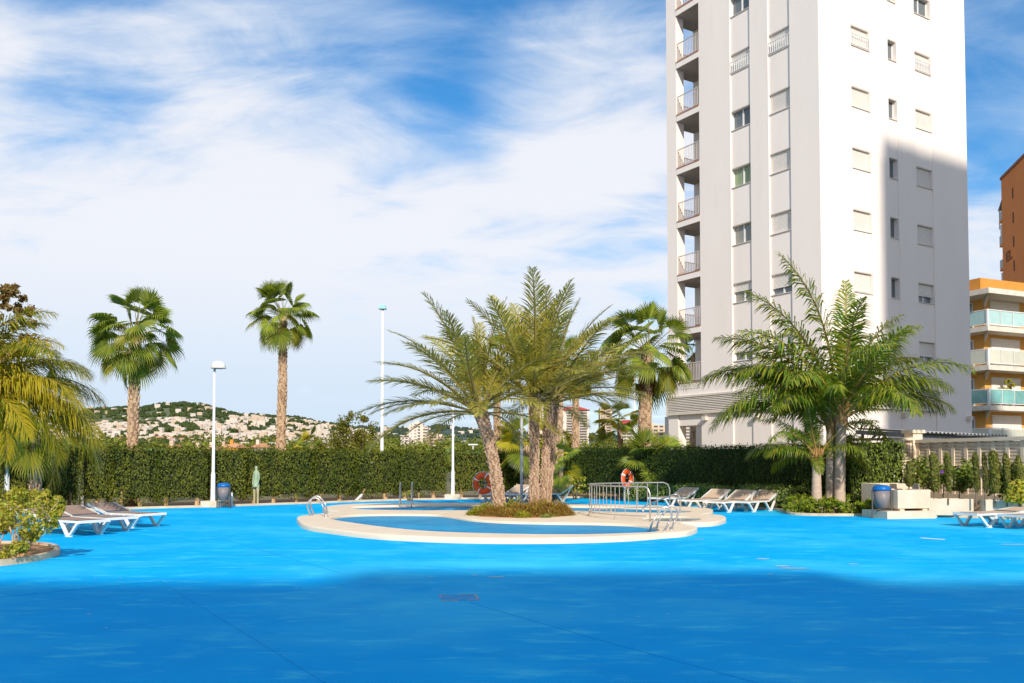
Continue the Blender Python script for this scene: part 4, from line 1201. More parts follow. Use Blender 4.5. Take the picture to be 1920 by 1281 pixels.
def curve_slab(name, loops, thick, bevel, material):
    cu = bpy.data.curves.new(name, 'CURVE'); cu.dimensions = '2D'; cu.fill_mode = 'BOTH'; cu.extrude = thick/2-bevel; cu.bevel_depth = bevel; cu.bevel_resolution = 2
    for lp in loops:
        pts = smooth_poly(lp, 4, True)
        sp = cu.splines.new('POLY'); sp.points.add(len(pts)-1); sp.use_cyclic_u = True
        for q, p in zip(sp.points, pts): q.co = (p.x, p.y, 0, 1)
    o = bpy.data.objects.new(name, cu); COL.objects.link(o)
    me = bpy.data.meshes.new_from_object(o.evaluated_get(bpy.context.evaluated_depsgraph_get()))
    bpy.data.objects.remove(o)
    me.name = name; me.materials.clear(); me.materials.append(material)
    return link(name, me, None, (0, 0, ZC-thick/2))
outl = [gpc(p) for p in OUT]; w1 = [gpc(p) for p in W1]; w2 = [gpc(p) for p in W2]; w3 = [gpc(p) for p in W3]; pl = [gpc(p) for p in PLT]
tag(curve_slab('pool_coping', [outl, w1, w2, w3, pl], .17, .028, M['coping']), kind='structure')
M['paddle'] = mat('shallow_water', (.24,.38,.46), (.30,.42,.48), .05, 2, .25, 8, spec=.5)
def water(lp, z, m):
    pts = smooth_poly(lp, 4, True); n = len(pts)
    area = sum(pts[i].x*pts[(i+1) % n].y-pts[(i+1) % n].x*pts[i].y for i in range(n)); sg = 1 if area > 0 else -1
    vs = []
    for i in range(n):
        t = (pts[(i+1) % n]-pts[i-1]).normalized(); o = Vector((t.y, -t.x, 0))*sg*.05
        vs.append((pts[i].x+o.x, pts[i].y+o.y, z))
    mb = MB(); mb.add(vs, [tuple(range(n)) if sg > 0 else tuple(range(n))[::-1]])
    return tag(mb.build('pool_water', m), kind='structure')
water(w1, .055, M['water']); water(w2, .055, M['water']); water(w3, .085, M['paddle'])
mb = MB(); mb.prism([(p.x, p.y) for p in smooth_poly(pl, 4, True)], .02, .12); tag(mb.build('planter_soil', M['soil']), kind='structure')

def rail_u(name, label, segs, r=.021, cat='handrail', group=None):
    c = Vector(segs[0][0]); root = thing(name, label, cat, c, 0, group)
    for pts in segs:
        P = [Vector(p)-c for p in pts]
        Q = []
        for i in range(len(P)-1):                       # round the corners
            for k in range(5):
                t = k/5; g_ = lambda j: P[max(0, min(len(P)-1, j))]
                p0, p1, p2, p3 = g_(i-1), g_(i), g_(i+1), g_(i+2)
                Q.append(.5*((2*p1)+(p2-p0)*t+(2*p0-5*p1+4*p2-p3)*t*t+(3*p1-p0-3*p2+p3)*t**3))
        Q.append(P[-1])
        m = MB(); m.tube(Q, r, 8); m.smooth = True; m.build('rail', M['steel'], root)
        for e in (P[0], P[-1]):
            if e.z + c.z > .1:
                f = MB(); f.lathe([(.0,.014),(.05,.012),(.052,0)], 12, (e.x, e.y, ZC-c.z)); f.build('flange', M['steel'], root)
    return root
def ladder_px(feet, tops, z0=ZC, zin=.06):
    """one rail from pixel positions: feet (wet, dry), apex points"""
    a = gp(*feet[0], zin); b = gp(*feet[1], z0); Y = (a.y+b.y)/2
    return [tuple(a)] + [tuple(at(px, py, Y)) for px, py in tops] + [tuple(b)]
rail_u('pool_ladder', 'pair of steel handrails arching into the left end of front pool', [
    ladder_px(((611,968),(584,967.5)), ((606,951),(598,937),(590,934),(581,938),(576,950)), zin=.13),
    ladder_px(((613,967),(590,966)), ((611,948),(602,935),(594,930.5),(585,935),(582,948)), zin=.13)])
rail_u('pool_ladder', 'pair of steel handrails arching into the right end of front pool', [
    ladder_px(((1219,996),(1246,996)), ((1222,983),(1232,966),(1241,953.5),(1250,951.5),(1258,959),(1259,970),(1252,984))),
    ladder_px(((1232.5,994),(1259,994)), ((1234,980),(1245,962),(1254,950.5),(1262,949),(1270,957),(1270,968),(1263,981)))])
def straight_ladder(x):
    a = gp(x, 946.5, ZC); b = a + Vector((.03,-.42,0))
    return [(b.x,b.y,.0),(b.x,b.y,.62),(b.x,b.y+.10,.80),(a.x,a.y-.1,.82),(a.x,a.y,.70),(a.x,a.y,ZC)]
rail_u('pool_ladder', 'steel ladder rails standing at the far edge of rear pool', [straight_ladder(751), straight_ladder(773)])
a = gp(1206, 957, .1); b = gp(1275, 959.5, ZC)
rail_u('stair_handrail', 'dark sloping steel handrail over the rear pool steps', [[(a.x,a.y,.05),tuple(at(1208,950,a.y)),tuple(at(1238,937,(a.y+b.y)/2)),tuple(at(1262,928,b.y)),tuple(at(1272,929,b.y)),tuple(at(1276,940,b.y)),(b.x,b.y,ZC)]], .02)

# low curved steel barrier round the paddling pool
FENCE = [(3.17,20.45),(2.75,20.72),(2.4,21.1),(2.12,21.6),(1.98,22.2),(2.0,22.8),(2.2,23.3),(2.6,23.75),(3.1,24.1),(3.7,24.4),(4.33,24.6)]
fp = smooth_poly(FENCE, 4)
fr = thing('pool_barrier', 'low curved stainless barrier between the paddling pool and palm island', 'barrier', (fp[0].x, fp[0].y, ZC))
O = Vector((fp[0].x, fp[0].y, 0)); H = .80
def shrink(z): return [Vector((p.x-O.x, p.y-O.y, z)) for p in fp]
def end_curve(P, s):                           # rounded drop at both ends
    return P
topP = shrink(H); n0 = len(topP)
m = MB(); P = [Vector((topP[0].x+.02, topP[0].y-.02, 0)), Vector((topP[0].x+.02, topP[0].y-.02, H-.18)), Vector((topP[0].x-.02, topP[0].y+.01, H-.05))] + topP[1:-1] + [Vector((topP[-1].x, topP[-1].y, H-.05)), Vector((topP[-1].x+.06, topP[-1].y+.02, H-.18)), Vector((topP[-1].x+.06, topP[-1].y+.02, 0))]
m.tube(P, .018, 8); m.smooth = True; m.build('top_rail', M['steel'], fr)
m = MB(); m.tube(shrink(.12), .013, 8); m.smooth = True; m.build('bottom_rail', M['steel'], fr)
cum = [0]
for i in range(1, n0): cum.append(cum[-1]+(fp[i]-fp[i-1]).length)
nb = 19; bal = None
for i in range(1, nb):
    s = cum[-1]*i/nb; j = max(k for k in range(n0) if cum[k] <= s); j = min(j, n0-2); t = (s-cum[j])/(cum[j+1]-cum[j])
    p = fp[j]*(1-t)+fp[j+1]*t - O
    if bal is None:
        q = MB(); q.tube([(0,0,.12),(0,0,H)], .009, 6); bal = q.mesh('baluster', M['steel'])
    link('baluster', bal, fr, (p.x, p.y, 0))
    if i % 5 == 3:
        q = MB(); q.tube([(p.x,p.y,-.01),(p.x,p.y,.14)], .02, 6); q.build('foot', M['steel'], fr)

# ------------------------------------------------------------------ sun loungers
def make_lounger(name, slope, back, sling):
    """1.92 m long along +X (foot at +X), hinge a third from the head"""
    root = thing(name, '-', 'sun lounger')
    W, Lh, Hs = .33, .96, .30
    hx = -.32
    f = MB()
    for s in (-1, 1):
        f.bar((hx, s*W, Hs), (Lh-.04, s*W, Hs), .036, .045)
    f.bar((Lh-.03, -W, Hs), (Lh-.03, W, Hs), .06, .055); f.bar((hx, -W, Hs), (hx, W, Hs), .05, .05); f.bar((.35,-W,Hs-.04),(.35,W,Hs-.04),.05,.03)
    f.build('frame', M['whiteplastic'], root)
    b = MB(); n = 10; vs = []
    for i in range(n+1):
        x = hx+.02+(Lh-.08-hx)*i/n; z = Hs+.036-.012*math.sin(math.pi*i/n)
        vs += [(x,-W+.03,z),(x,W-.03,z)]
    b.add(vs, [(2*i,2*i+2,2*i+3,2*i+1) for i in range(n)]); k = len(vs)
    b.add([(v[0],v[1],v[2]-.012) for v in vs], [(2*i,2*i+1,2*i+3,2*i+2) for i in range(n)])
    b.build('seat_sling', M[sling], root)
    Lb = .66; ca, sa = math.cos(back), math.sin(back)
    bf = MB(); e = (hx-.02-Lb*ca, Hs+.02+Lb*sa)
    for s in (-1, 1): bf.bar((hx-.02, s*W, Hs+.02), (e[0], s*W, e[1]), .05, .05)
    bf.bar((e[0], -W, e[1]), (e[0], W, e[1]), .055, .05)
    bo = bf.build('backrest', M['whiteplastic'], root)
    q = MB(); vs = []
    for i in range(7):
        t = i/6*.97; o = .034-.014*math.sin(math.pi*t)
        vs += [(hx-.02-Lb*t*ca+o*sa*0, -W+.03, Hs+.02+Lb*t*sa+o), (hx-.02-Lb*t*ca, W-.03, Hs+.02+Lb*t*sa+o)]
    q.add(vs, [(2*i,2*i+1,2*i+3,2*i+2) for i in range(6)]); q.add([(v[0],v[1],v[2]-.012) for v in vs], [(2*i,2*i+2,2*i+3,2*i+1) for i in range(6)])
    q.build('back_sling', M[sling], bo)
    if back > .3:
        for s in (-1, 1):
            p = MB(); p.bar((e[0]+.06, s*(W-.03), e[1]-.05), (e[0]+.30, s*(W-.03), .22), .03, .04); p.build('prop', M['whiteplastic'], bo)
    for sx in (.60, -.36):                                 # V-shaped legs
        for s in (-1, 1):
            l = MB(); y = s*(W+.005)
            l.bar((sx+.30, y, Hs-.02), (sx+.05, y, .03), .05, .055, up=(0,1,0)); l.bar((sx-.26, y, Hs-.02), (sx-.05, y, .03), .05, .055, up=(0,1,0)); l.bar((sx-.08, y, .02), (sx+.08, y, .02), .055, .04)
            l.build('leg', M['whiteplastic'], root)
    return root
lp_flat = make_lounger('sun_lounger', 0, .27, 'slingbrown')
lp_up = make_lounger('sun_lounger', 0, .42, 'sling')
lp_level = make_lounger('sun_lounger', 0, .10, 'sling')
used = set()
def put_lounger(proto, x, y, rz, label, group):
    o = proto if proto.name not in used else copy_tree(proto)
    used.add(proto.name); used.add(o.name)
    o.location = (x, y, 0); o.rotation_euler = (0, 0, rz); o['label'] = label; o['group'] = group
    return o
gl = 'taupe loungers left of the pool'
put_lounger(lp_flat, -8.92, 20.5, R(-30), 'taupe sun lounger farthest from the shrub in the left row of three', gl)
put_lounger(lp_flat, -9.02, 19.14, R(-30), 'taupe sun lounger in the middle of the left row of three', gl)
put_lounger(lp_flat, -9.15, 18.20, R(-31), 'taupe sun lounger tucked behind the yellow green shrub', gl)
gr = 'beige loungers along the low hedge'
def lounger_at(px, py, ang, label, group, proto=lp_up):
    p = gp(px, py); return put_lounger(proto, p.x, p.y, ang, label, group)
for x_, y_, a_, l_ in ((5.35, 29.3, 222, 'beige reclined sun lounger nearest the steel stair handrail'), (6.0, 27.6, 224, 'beige reclined sun lounger second from the stair handrail along low hedge'),
                       (6.55, 26.6, 225, 'beige reclined sun lounger third from the stair handrail along low hedge'), (7.32, 26.75, 225, 'beige reclined sun lounger closest to the flower bed under queen palms')):
    put_lounger(lp_up, x_, y_, R(a_), l_, gr)
gc = 'loungers behind the palm island'
lounger_at(950, 940.5, R(225), 'beige sun lounger seen between leaning date palm and grey post', gc)
lounger_at(988, 941, R(225), 'beige sun lounger mostly hidden behind the thick twin date palm trunks', gc)
lounger_at(1030, 941, R(225), 'beige sun lounger just right of the twin date palm trunks', gc)
gf = 'beige loungers by the planters'
put_lounger(lp_level, 11.22, 20.55, R(202), 'flat beige sun lounger nearer the blue bin beside the stone troughs', gf)
put_lounger(lp_level, 11.85, 19.85, R(203), 'flat beige sun lounger cut off by the right picture edge', gf)

# ------------------------------------------------------------------ life rings, bins, posts
def lifebuoy(px, py, Y, dia, yaw, l1, l2, post_top):
    p = at(px, py, Y)
    root = thing('lifebuoy', l1, 'life ring', p, yaw, 'orange life rings')
    n, k = 40, 10; Rr, r = dia*.36, dia*.135
    for part, rng_ in (('ring', None),):
        m = MB(); vs = []; fs = []
        for i in range(n):
            a = 2*math.pi*i/n
            for j in range(k):
                b = 2*math.pi*j/k
                vs.append(((Rr+r*math.cos(b))*math.cos(a), r*.75*math.sin(b), (Rr+r*math.cos(b))*math.sin(a)))
        for i in range(n):
            for j in range(k): fs.append((i*k+j, ((i+1) % n)*k+j, ((i+1) % n)*k+(j+1) % k, i*k+(j+1) % k))
        m.add(vs, fs); m.smooth = True; m.build('ring', M['buoy'], root)
    for q in range(4):
        a0 = math.pi/4+.28+q*math.pi/2; m = MB(); pts = []
        vs = []; fs = []
        for i in range(4):
            a = a0+(i-1.5)*.055
            for j in range(k):
                b = 2*math.pi*j/k; rr = r*1.05
                vs.append(((Rr+rr*math.cos(b))*math.cos(a), rr*.77*math.sin(b), (Rr+rr*math.cos(b))*math.sin(a)))
        for i in range(3):
            for j in range(k): fs.append((i*k+j, (i+1)*k+j, (i+1)*k+(j+1) % k, i*k+(j+1) % k))
        m.add(vs, fs); m.build('band', M['white'], root)
    m = MB(); rope = []
    for i in range(33):
        a = 2*math.pi*i/32; rope.append(((Rr+r*1.12+.02*abs(math.sin(a*2)))*math.cos(a), -.03, (Rr+r*1.12+.02*abs(math.sin(a*2)))*math.sin(a)))
    m.tube(rope, .008, 5); m.tube([(-.02,-.06,-Rr-r),(-.10,-.08,-Rr-r-.16),(.0,-.08,-Rr-r-.24),(.08,-.06,-Rr-r-.1)], .010, 5); m.build('rope', M['white'], root)
    f = Matrix.Rotation(yaw, 3, 'Z') @ Vector((0, .12, 0))
    post = thing('lifebuoy_post', l2, 'post', (p.x+f.x, p.y+f.y, 0), yaw)
    m = MB(); m.tube([(0,0,0),(0,0,p.z+post_top)], .03, 8); m.build('post', M['greysteel'], post)
    m = MB(); m.bar((-.16,-.05,p.z+.02), (.16,-.05,p.z+.02), .03, .05); m.bar((0,0,p.z+.02),(0,-.06,p.z+.02),.03,.03); m.build('bracket', M['darkmetal'], post)
lifebuoy(906, 906.5, 29.5, .75, R(-25), 'orange life ring with white bands beside the leaning date palm', 'grey metal post carrying the life ring by leaning palm', .1)
lifebuoy(1175.5, 898, 33.0, .74, R(48), 'orange life ring seen at an angle beside the yellow fan frond', 'grey metal post carrying the life ring near the barrier', .1)

def bin_(px, py, s, label):
    p = gp(px, py); root = thing('litter_bin', label, 'litter bin', p, R(-8), 'blue lidded litter bins'); root.scale = (s,)*3
    m = MB()
    for x in (-.24, .24): m.bar((x,0,0), (x,0,.74), .035, .035)
    m.bar((-.24,0,.20), (.24,0,.20), .03, .03); m.bar((-.24,0,.60), (.24,0,.60), .03, .03)
    for x in (-.24, .24): m.box((x-.05,-.06,0), (x+.05,.06,.012))
    m.build('stand', M['darkmetal'], root)
    m = MB(); m.lathe([(.0,.28),(.165,.28),(.21,.74),(.20,.74),(.155,.3)], 20); m.smooth = True; m.build('bucket', M['bucket'], root)
    m = MB(); m.lathe([(.225,.735),(.235,.76),(.22,.82),(.16,.865),(.0,.885)], 20); m.lathe([(.225,.735),(.0,.735)], 20); m.smooth = True; m.build('lid', M['bluelid'], root)
bin_(419, 952.5, .92, 'grey litter bin with blue lid against the left hedge')
bin_(1654, 972, 1.0, 'grey litter bin with blue lid beside the stone block planter')

def post_(name, px, py0, py1, r, material, label, cat='post', lean=0, Y=None):
    p = gp(px, py0); t = at(px+lean, py1, p.y)
    m = MB(); m.tube([(0,0,-.02),(t.x-p.x,0,t.z)], r, 10); m.tube([(t.x-p.x,0,t.z-.005),(t.x-p.x,0,t.z+.02)], r*1.3, 10)
    o = m.build(name, material, None, p); tag(o, label, cat); return o
post_('white_post', 435, 950, 925, .025, M['whitemetal'], 'short white post just right of the left bin')
post_('white_post', 154.5, 956, 931, .035, M['whitemetal'], 'short white post behind the left loungers')
post_('leaning_pole', 664, 941, 928, .045, M['whitemetal'], 'short white pole leaning against the hedge behind pool', lean=14)
post_('shower_post', 978, 946, 764, .052, M['greysteel'], 'slim grey metal post rising from the palm island')

def lamp(px, base_y, top_y, label, style, Y=None, group=None, rb=.055, plinth=True):
    p = gp(px, base_y) if Y is None else Vector((at(px, 860, Y).x, Y, 0))
    t = at(px, top_y, p.y); H = t.z
    root = thing('street_lamp', label, 'street lamp', p, 0, group)
    if plinth:
        m = MB(); m.box((-.30,-.30,-.02), (.30,.30,.20)); m.build('plinth', M['concrete'], root)
    m = MB(); m.tube([(0,0,.1),(0,0,.12),(0,0,1.1),(0,0,1.15),(0,0,H-.25)], [rb*1.5,rb*1.5,rb*1.25,rb*.95,rb*.6], 12); m.smooth = True; m.build('pole', M['whitemetal'], root)
    if style == 'dome':
        m = MB(); m.tube([(0,0,H-.35),(.03,0,H-.22),(.14,0,H-.16)], .03, 8); m.build('bracket', M['greysteel'], root)
        m = MB(); m.lathe([(.0,.22),(.10,.21),(.18,.16),(.225,.08),(.235,.0)], 24, (.13,0,H-.2)); m.smooth = True; m.build('dome', M['whiteplastic'], root)
        m = MB(); m.lathe([(.245,.0),(.245,-.03),(.20,-.035),(.0,-.035)], 24, (.13,0,H-.2)); m.build('rim', M['trim'], root)
    elif style == 'flood':
        m = MB(); m.add([(-.10,-.2,0),(.30,-.2,.0),(.30,.2,.0),(-.10,.2,0),(-.02,-.15,.26),(.24,-.15,.20),(.24,.15,.20),(-.02,.15,.26)], [(0,1,5,4),(1,2,6,5),(2,3,7,6),(3,0,4,7),(4,5,6,7),(3,2,1,0)])
        m.v = [(x-.1, y, z+H-.26) for x, y, z in m.v]; m.build('lamp_head', mat('pale_blue_metal', (.18,.46,.56), (.24,.5,.6), .4, 3), root)
    elif style == 'arm':
        m = MB(); m.bar((-.05,0,H-.06), (.42,0,H-.04), .12, .07); m.lathe([(.0,.14),(.1,.12),(.14,0)], 14, (.18,0,H-.02)); m.build('lamp_head', M['whiteplastic'], root)
    return root
LG = 'white lamp posts along the hedge'
lamp(399, 950.6, 678, 'white lamp post with dome head beside the left bin', 'dome', group=LG)
lamp(849, 936.4, 722, 'white lamp post whose head hides in the leaning palm fronds', 'arm', group=LG)
lamp(716, 0, 571, 'tall white floodlight mast with pale blue head beyond hedge', 'flood', 48, LG, .10)
lamp(1190, 0, 640, 'thin white mast half hidden beside the tall fan palm trunk', 'arm', 46, LG, .07)
lamp(12, 962.5, 690, 'white peeling lamp post behind the yellowish palm at left edge', 'dome', group=LG)
sm = at(430/1920*1920, 835, 60)
far_l = thing('street_lamp', 'tiny twin headed white lamp far behind the leaning palm', 'street lamp', (at(887, 850, 95).x, 95, 0))
m = MB(); H = at(887, 834, 95).z; m.tube([(0,0,0),(0,0,H)], .07, 6); m.build('pole', M['whitemetal'], far_l)
m = MB(); m.box((-.5,-.15,H-.05),(.5,.15,H+.08)); m.build('lamp_head', M['whitemetal'], far_l)

# pale green figure glimpsed in the hedge gap
p = gp(469, 949.5) + Vector((0, .66, 0))
fg = thing('garden_figure', 'pale green painted figure with two cream legs in a hedge gap', 'figure', p, R(-30))
m = MB(); prof = [(.0,1.34),(.04,1.32),(.05,1.26),(.035,1.20),(.08,1.16),(.09,1.05),(.075,.90),(.09,.82),(.12,.66),(.13,.62),(.0,.62)]
m.lathe([(r, z) for r, z in prof], 12); m.smooth = True; m.build('tunic', M['fig_green'], fg)
for x in (-.075, .085):
    m = MB(); m.tube([(x,0,.0),(x*1.02,0,.30),(x,0,.64)], [.035,.04,.055], 8); m.build('leg', M['fig_pale'], fg)
for s in (-1, 1):
    m = MB(); m.tube([(s*.10,0,1.14),(s*.135,.0,.92),(s*.11,-.05,.70)], [.035,.03,.025], 7); m.build('arm', M['fig_green'], fg)

# ------------------------------------------------------------------ stone planters on the right
def stone_box(name, label, cx, cy, rz, L, W, H, z=0, wall=.07, feet=False, slab=None, soil=True):
    root = thing(name, label, 'planter', (cx, cy, z), rz)
    f = .06 if feet else 0
    m = MB()
    for a, b in (((-L/2,-W/2,f),(L/2,-W/2+wall,H)),((-L/2,W/2-wall,f),(L/2,W/2,H)),((-L/2,-W/2+wall,f),(-L/2+wall,W/2-wall,H)),((L/2-wall,-W/2+wall,f),(L/2,W/2-wall,H)),((-L/2+wall,-W/2+wall,f),(L/2-wall,W/2-wall,f+.06))):
        m.box(a, b)
    bm = bmesh.new(); me = m.mesh('trough', M['concrete']); bm.from_mesh(me); bmesh.ops.bevel(bm, geom=list(bm.edges), offset=.008, segments=1, affect='EDGES'); bm.to_mesh(me); bm.free()
    link('trough', me, root)
    if feet:
        for x in (-L/2+.15, L/2-.15):
            q = MB(); q.box((x-.07,-W/2+.03,0), (x+.07,W/2-.03,f)); q.build('foot', M['concrete'], root)
    if soil:
        q = MB(); q.box((-L/2+wall,-W/2+wall,f+.061), (L/2-wall,W/2-wall,H-.06)); q.build('soil', M['soil'], root)
    return root
sp = gp(1684, 973)
slab = thing('stone_slab', 'cream stone base slab under the square block planter', 'slab', (sp.x+.25, sp.y+.55, 0), R(12))
m = MB(); m.box((-.72,-.55,0), (.72,.55,.20)); m.build('block', M['concrete'], slab)
stone_box('block_planter', 'square cream stone planter on a slab with narrow cypress', sp.x+.38, sp.y+.60, R(14), 1.0, .95, .55, .20, feet=True)
stone_box('block_planter', 'cream stone planter standing behind the square block planter', sp.x+.55, sp.y+1.75, R(14), 1.25, .85, .88, 0)
tp = [(11.72, 23.75), (12.95, 23.2), (14.2, 22.6)]
tl = ['long cream stone trough next to the square block planter', 'long cream stone trough in the middle behind the flat loungers', 'long cream stone trough cut by the right picture edge']
for (x, y), l in zip(tp, tl): stone_box('trough_planter', l, x, y, R(-10), 1.12, .42, .50, 0, feet=True)['group'] = 'cream stone troughs'

def columnar(px, base_py, top_py, wpx, Y, label, mat_='l_cypress', stem=.25):
    b = at(px, base_py, Y); t = at(px, top_py, Y); H = t.z-b.z; w = wpx/F_PX*Y
    root = thing('columnar_cypress', label, 'cypress', b, 0, 'clipped columnar cypresses by the lattice wall')
    n = int(1500*H*w/.25)
    z = rng.uniform(stem, H, n); th = rng.uniform(0, 2*math.pi, n)
    env = w/2*(.80+.25*(vnoise(z*3+px, th)-.5)*2)*np.clip((z-stem*.7)/.18, .3, 1)*np.clip((H-z)/.10, .45, 1)
    r = env*np.sqrt(rng.uniform(.35, 1, n))
    C = np.stack([r*np.cos(th)+.03*np.sin(z*3), r*np.sin(th), z], 1); Nn = np.stack([np.cos(th), np.sin(th), 0*th], 1)
    V, Fq = cards(C, rng.uniform(.05, .10, n), .5, Nn, .6, up=np.array([0, 0, 1.])+Nn*.3)
    tag(link('foliage', np_mesh('cypress_leaves', V, Fq, M[mat_]), root), kind='stuff')
    m = MB(); m.tube([(0,0,-.12),(.01,0,H*.5),(0,0,H*.95)], [.022,.018,.008], 6); m.build('stem', M['wood'], root)
columnar(1704, 929, 866, 19, 23.6, 'thin short cypress growing in the square block planter')
cy = [(1751, 938, 850, 19, 'l_cypress', 'broad cypress first right of the square block planter'), (1778, 938, 849, 13, 'l_cypress', 'narrow cypress second right of the square block planter'),
      (1830, 939, 849, 12, 'l_cypress', 'slim cypress in middle trough left of the browned one'), (1847, 940, 850, 11, 'l_cypressdry', 'browned thin cypress with bare dark stem'),
      (1865, 942, 846, 20, 'l_cypress', 'bushy leafy cypress right of the browned one'), (1888, 942, 851, 13, 'l_cypress', 'slim cypress second from right picture edge'), (1911, 942, 855, 14, 'l_cypress', 'slim cypress nearest the right picture edge')]
for px, b, t, w, mm, l in cy: columnar(px, b, t, w, 23.7 - (px-1751)*.006, l, mm)

# --- lattice wall
LW0 = Vector((12.42, 27.0, 0)); LWD = Vector((.32, -.95, 0)).normalized()
lw = thing('lattice_wall', 'cream openwork garden wall of slotted precast panels behind cypresses', 'wall', LW0, math.atan2(LWD.y, LWD.x))
# local +x runs towards the viewer, the pool side is local -y
Hc, LL = 2.16, 8.4
m = MB(); m.box((0,-.10,0), (LL,.10,.55)); m.box((0,-.12,Hc-.10), (LL,.12,Hc)); m.box((0,-.13,1.28), (LL,.10,1.36)); m.build('wall', M['lattice'], lw)
NC = 18; cw = LL/NC
q = MB(); q.box((-.055,-.07,0), (.055,.07,.72)); q2 = MB(); q2.box((-.055,-.07,0), (.055,.07,.695))
mu, mu2 = q.mesh('mullion', M['lattice']), q2.mesh('mullion', M['lattice'])
q = MB(); q.add([(0,-.05,0),(cw-.112,-.05,0),(cw-.112,.05,.03),(0,.05,.03),(0,-.05,.062),(cw-.112,-.05,.062),(cw-.112,.05,.09),(0,.05,.09)], [(3,2,1,0),(4,5,6,7),(0,1,5,4),(2,3,7,6),(1,2,6,5),(3,0,4,7)])
slm = q.mesh('slat', M['lattice'])
for i in range(NC+1):
    link('mullion', mu, lw, (min(max(i*cw, .056), LL-.056), 0, .553)); link('mullion', mu2, lw, (min(max(i*cw, .056), LL-.056), 0, 1.363))
for i in range(NC):
    for j in range(7): link('slat', slm, lw, (i*cw+.056, 0, .565+j*.1)); 
    for j in range(7): link('slat', slm, lw, (i*cw+.056, 0, 1.37+j*.097))
m = MB(); m.box((-.36,-.18,0), (-.002,.18,2.36)); m.box((-.42,-.24,2.36), (.05,.24,2.46)); m.build('pillar', M['lattice'], lw)
# panel running off behind the hedge
A, B = at(1598, 860, 27.6), at(1713, 860, 27.05)
l2 = thing('lattice_wall', 'cream openwork wall section rising behind the clipped hedge end', 'wall', (A.x, A.y, 0), math.atan2(B.y-A.y, B.x-A.x))
L2 = (Vector((B.x,B.y,0))-Vector((A.x,A.y,0))).length
m = MB(); m.box((0,-.10,0), (L2,.10,.55)); m.box((0,-.12,Hc-.02), (L2,.12,Hc+.06)); m.box((0,-.12,1.28), (L2,.10,1.36)); m.build('wall', M['lattice'], l2)
n2 = 4; c2 = L2/n2
for i in range(n2+1):
    link('mullion', mu, l2, (min(max(i*c2,.056),L2-.056),0,.553)); link('mullion', mu2, l2, (min(max(i*c2,.056),L2-.056),0,1.363))
for i in range(n2):
    for j in range(7):
        for zz in (.565+j*.1, 1.37+j*.103):
            o = link('slat', slm, l2, (i*c2+.056, 0, zz)); o.scale = ((c2-.112)/(cw-.112), 1, 1)
m = MB(); m.box((-.26,-.16,0), (-.002,.16,Hc+.12)); m.build('pillar', M['lattice'], l2)

# climbers hanging on it
def climber(name, label, spots_, mtl='l_ivy', size=.10):
    c = at(*spots_[0][:3]); root = thing(name, label, 'climber', (c.x, c.y, 0))
    cl = []
    for px, py, Y, rx, rz in spots_:
        p = at(px, py, Y); cl.append(((p.x-c.x, p.y-c.y, p.z), (rx, .22, rz)))
    tag(link('leaves', crown_mesh('leaves', cl, 170, size, M[mtl], .7, .4, shell=.3), root), kind='stuff')
    m = MB(); m.tube([(0,0,.0),(.05,0,c.z*.6),(0,0,c.z)], [.02,.015,.008], 5); m.build('stem', M['wood'], root)
climber('climbing_plant', 'bright leafy climber on the lattice wall beside the hedge end', [(1728,868,25.6,.3,.2),(1718,880,25.5,.3,.3),(1735,890,25.5,.35,.35),(1712,900,25.4,.25,.3),(1738,905,25.5,.3,.25)])
climber('climbing_plant', 'dark climber with a purple bloom between the first two cypresses', [(1765,886,24.9,.14,.25),(1762,900,24.9,.16,.2)])
climber('climbing_plant', 'trailing climber between the second and third slim cypresses', [(1795,888,24.3,.25,.2),(1812,878,24.2,.22,.22),(1805,900,24.3,.25,.25),(1816,895,24.3,.2,.25),(1800,912,24.3,.18,.15)])
climber('climbing_plant', 'trailing climber behind the rightmost slim cypresses', [(1876,890,23.3,.2,.3),(1900,880,23.1,.25,.22),(1905,900,23.0,.25,.25),(1880,915,23.3,.2,.2),(1860,905,23.4,.15,.3)])
climber('climbing_plant', 'leafy sprawl spilling over the trough at right picture edge', [(1910,925,22.6,.3,.16),(1918,912,22.5,.3,.2),(1902,935,22.6,.2,.12),(1925,930,22.4,.3,.2)], 'l_yel')
p = at(1765, 885, 24.7); m = MB(); m.lathe([(.0,.0),(.02,.02),(.05,.04)], 10); o = m.build('purple_flower', mat('purple_petal', (.18,.05,.35)), None, p); o.rotation_euler = (R(80), 0, 0); tag(o, 'single purple trumpet flower on the dark climber', 'flower')

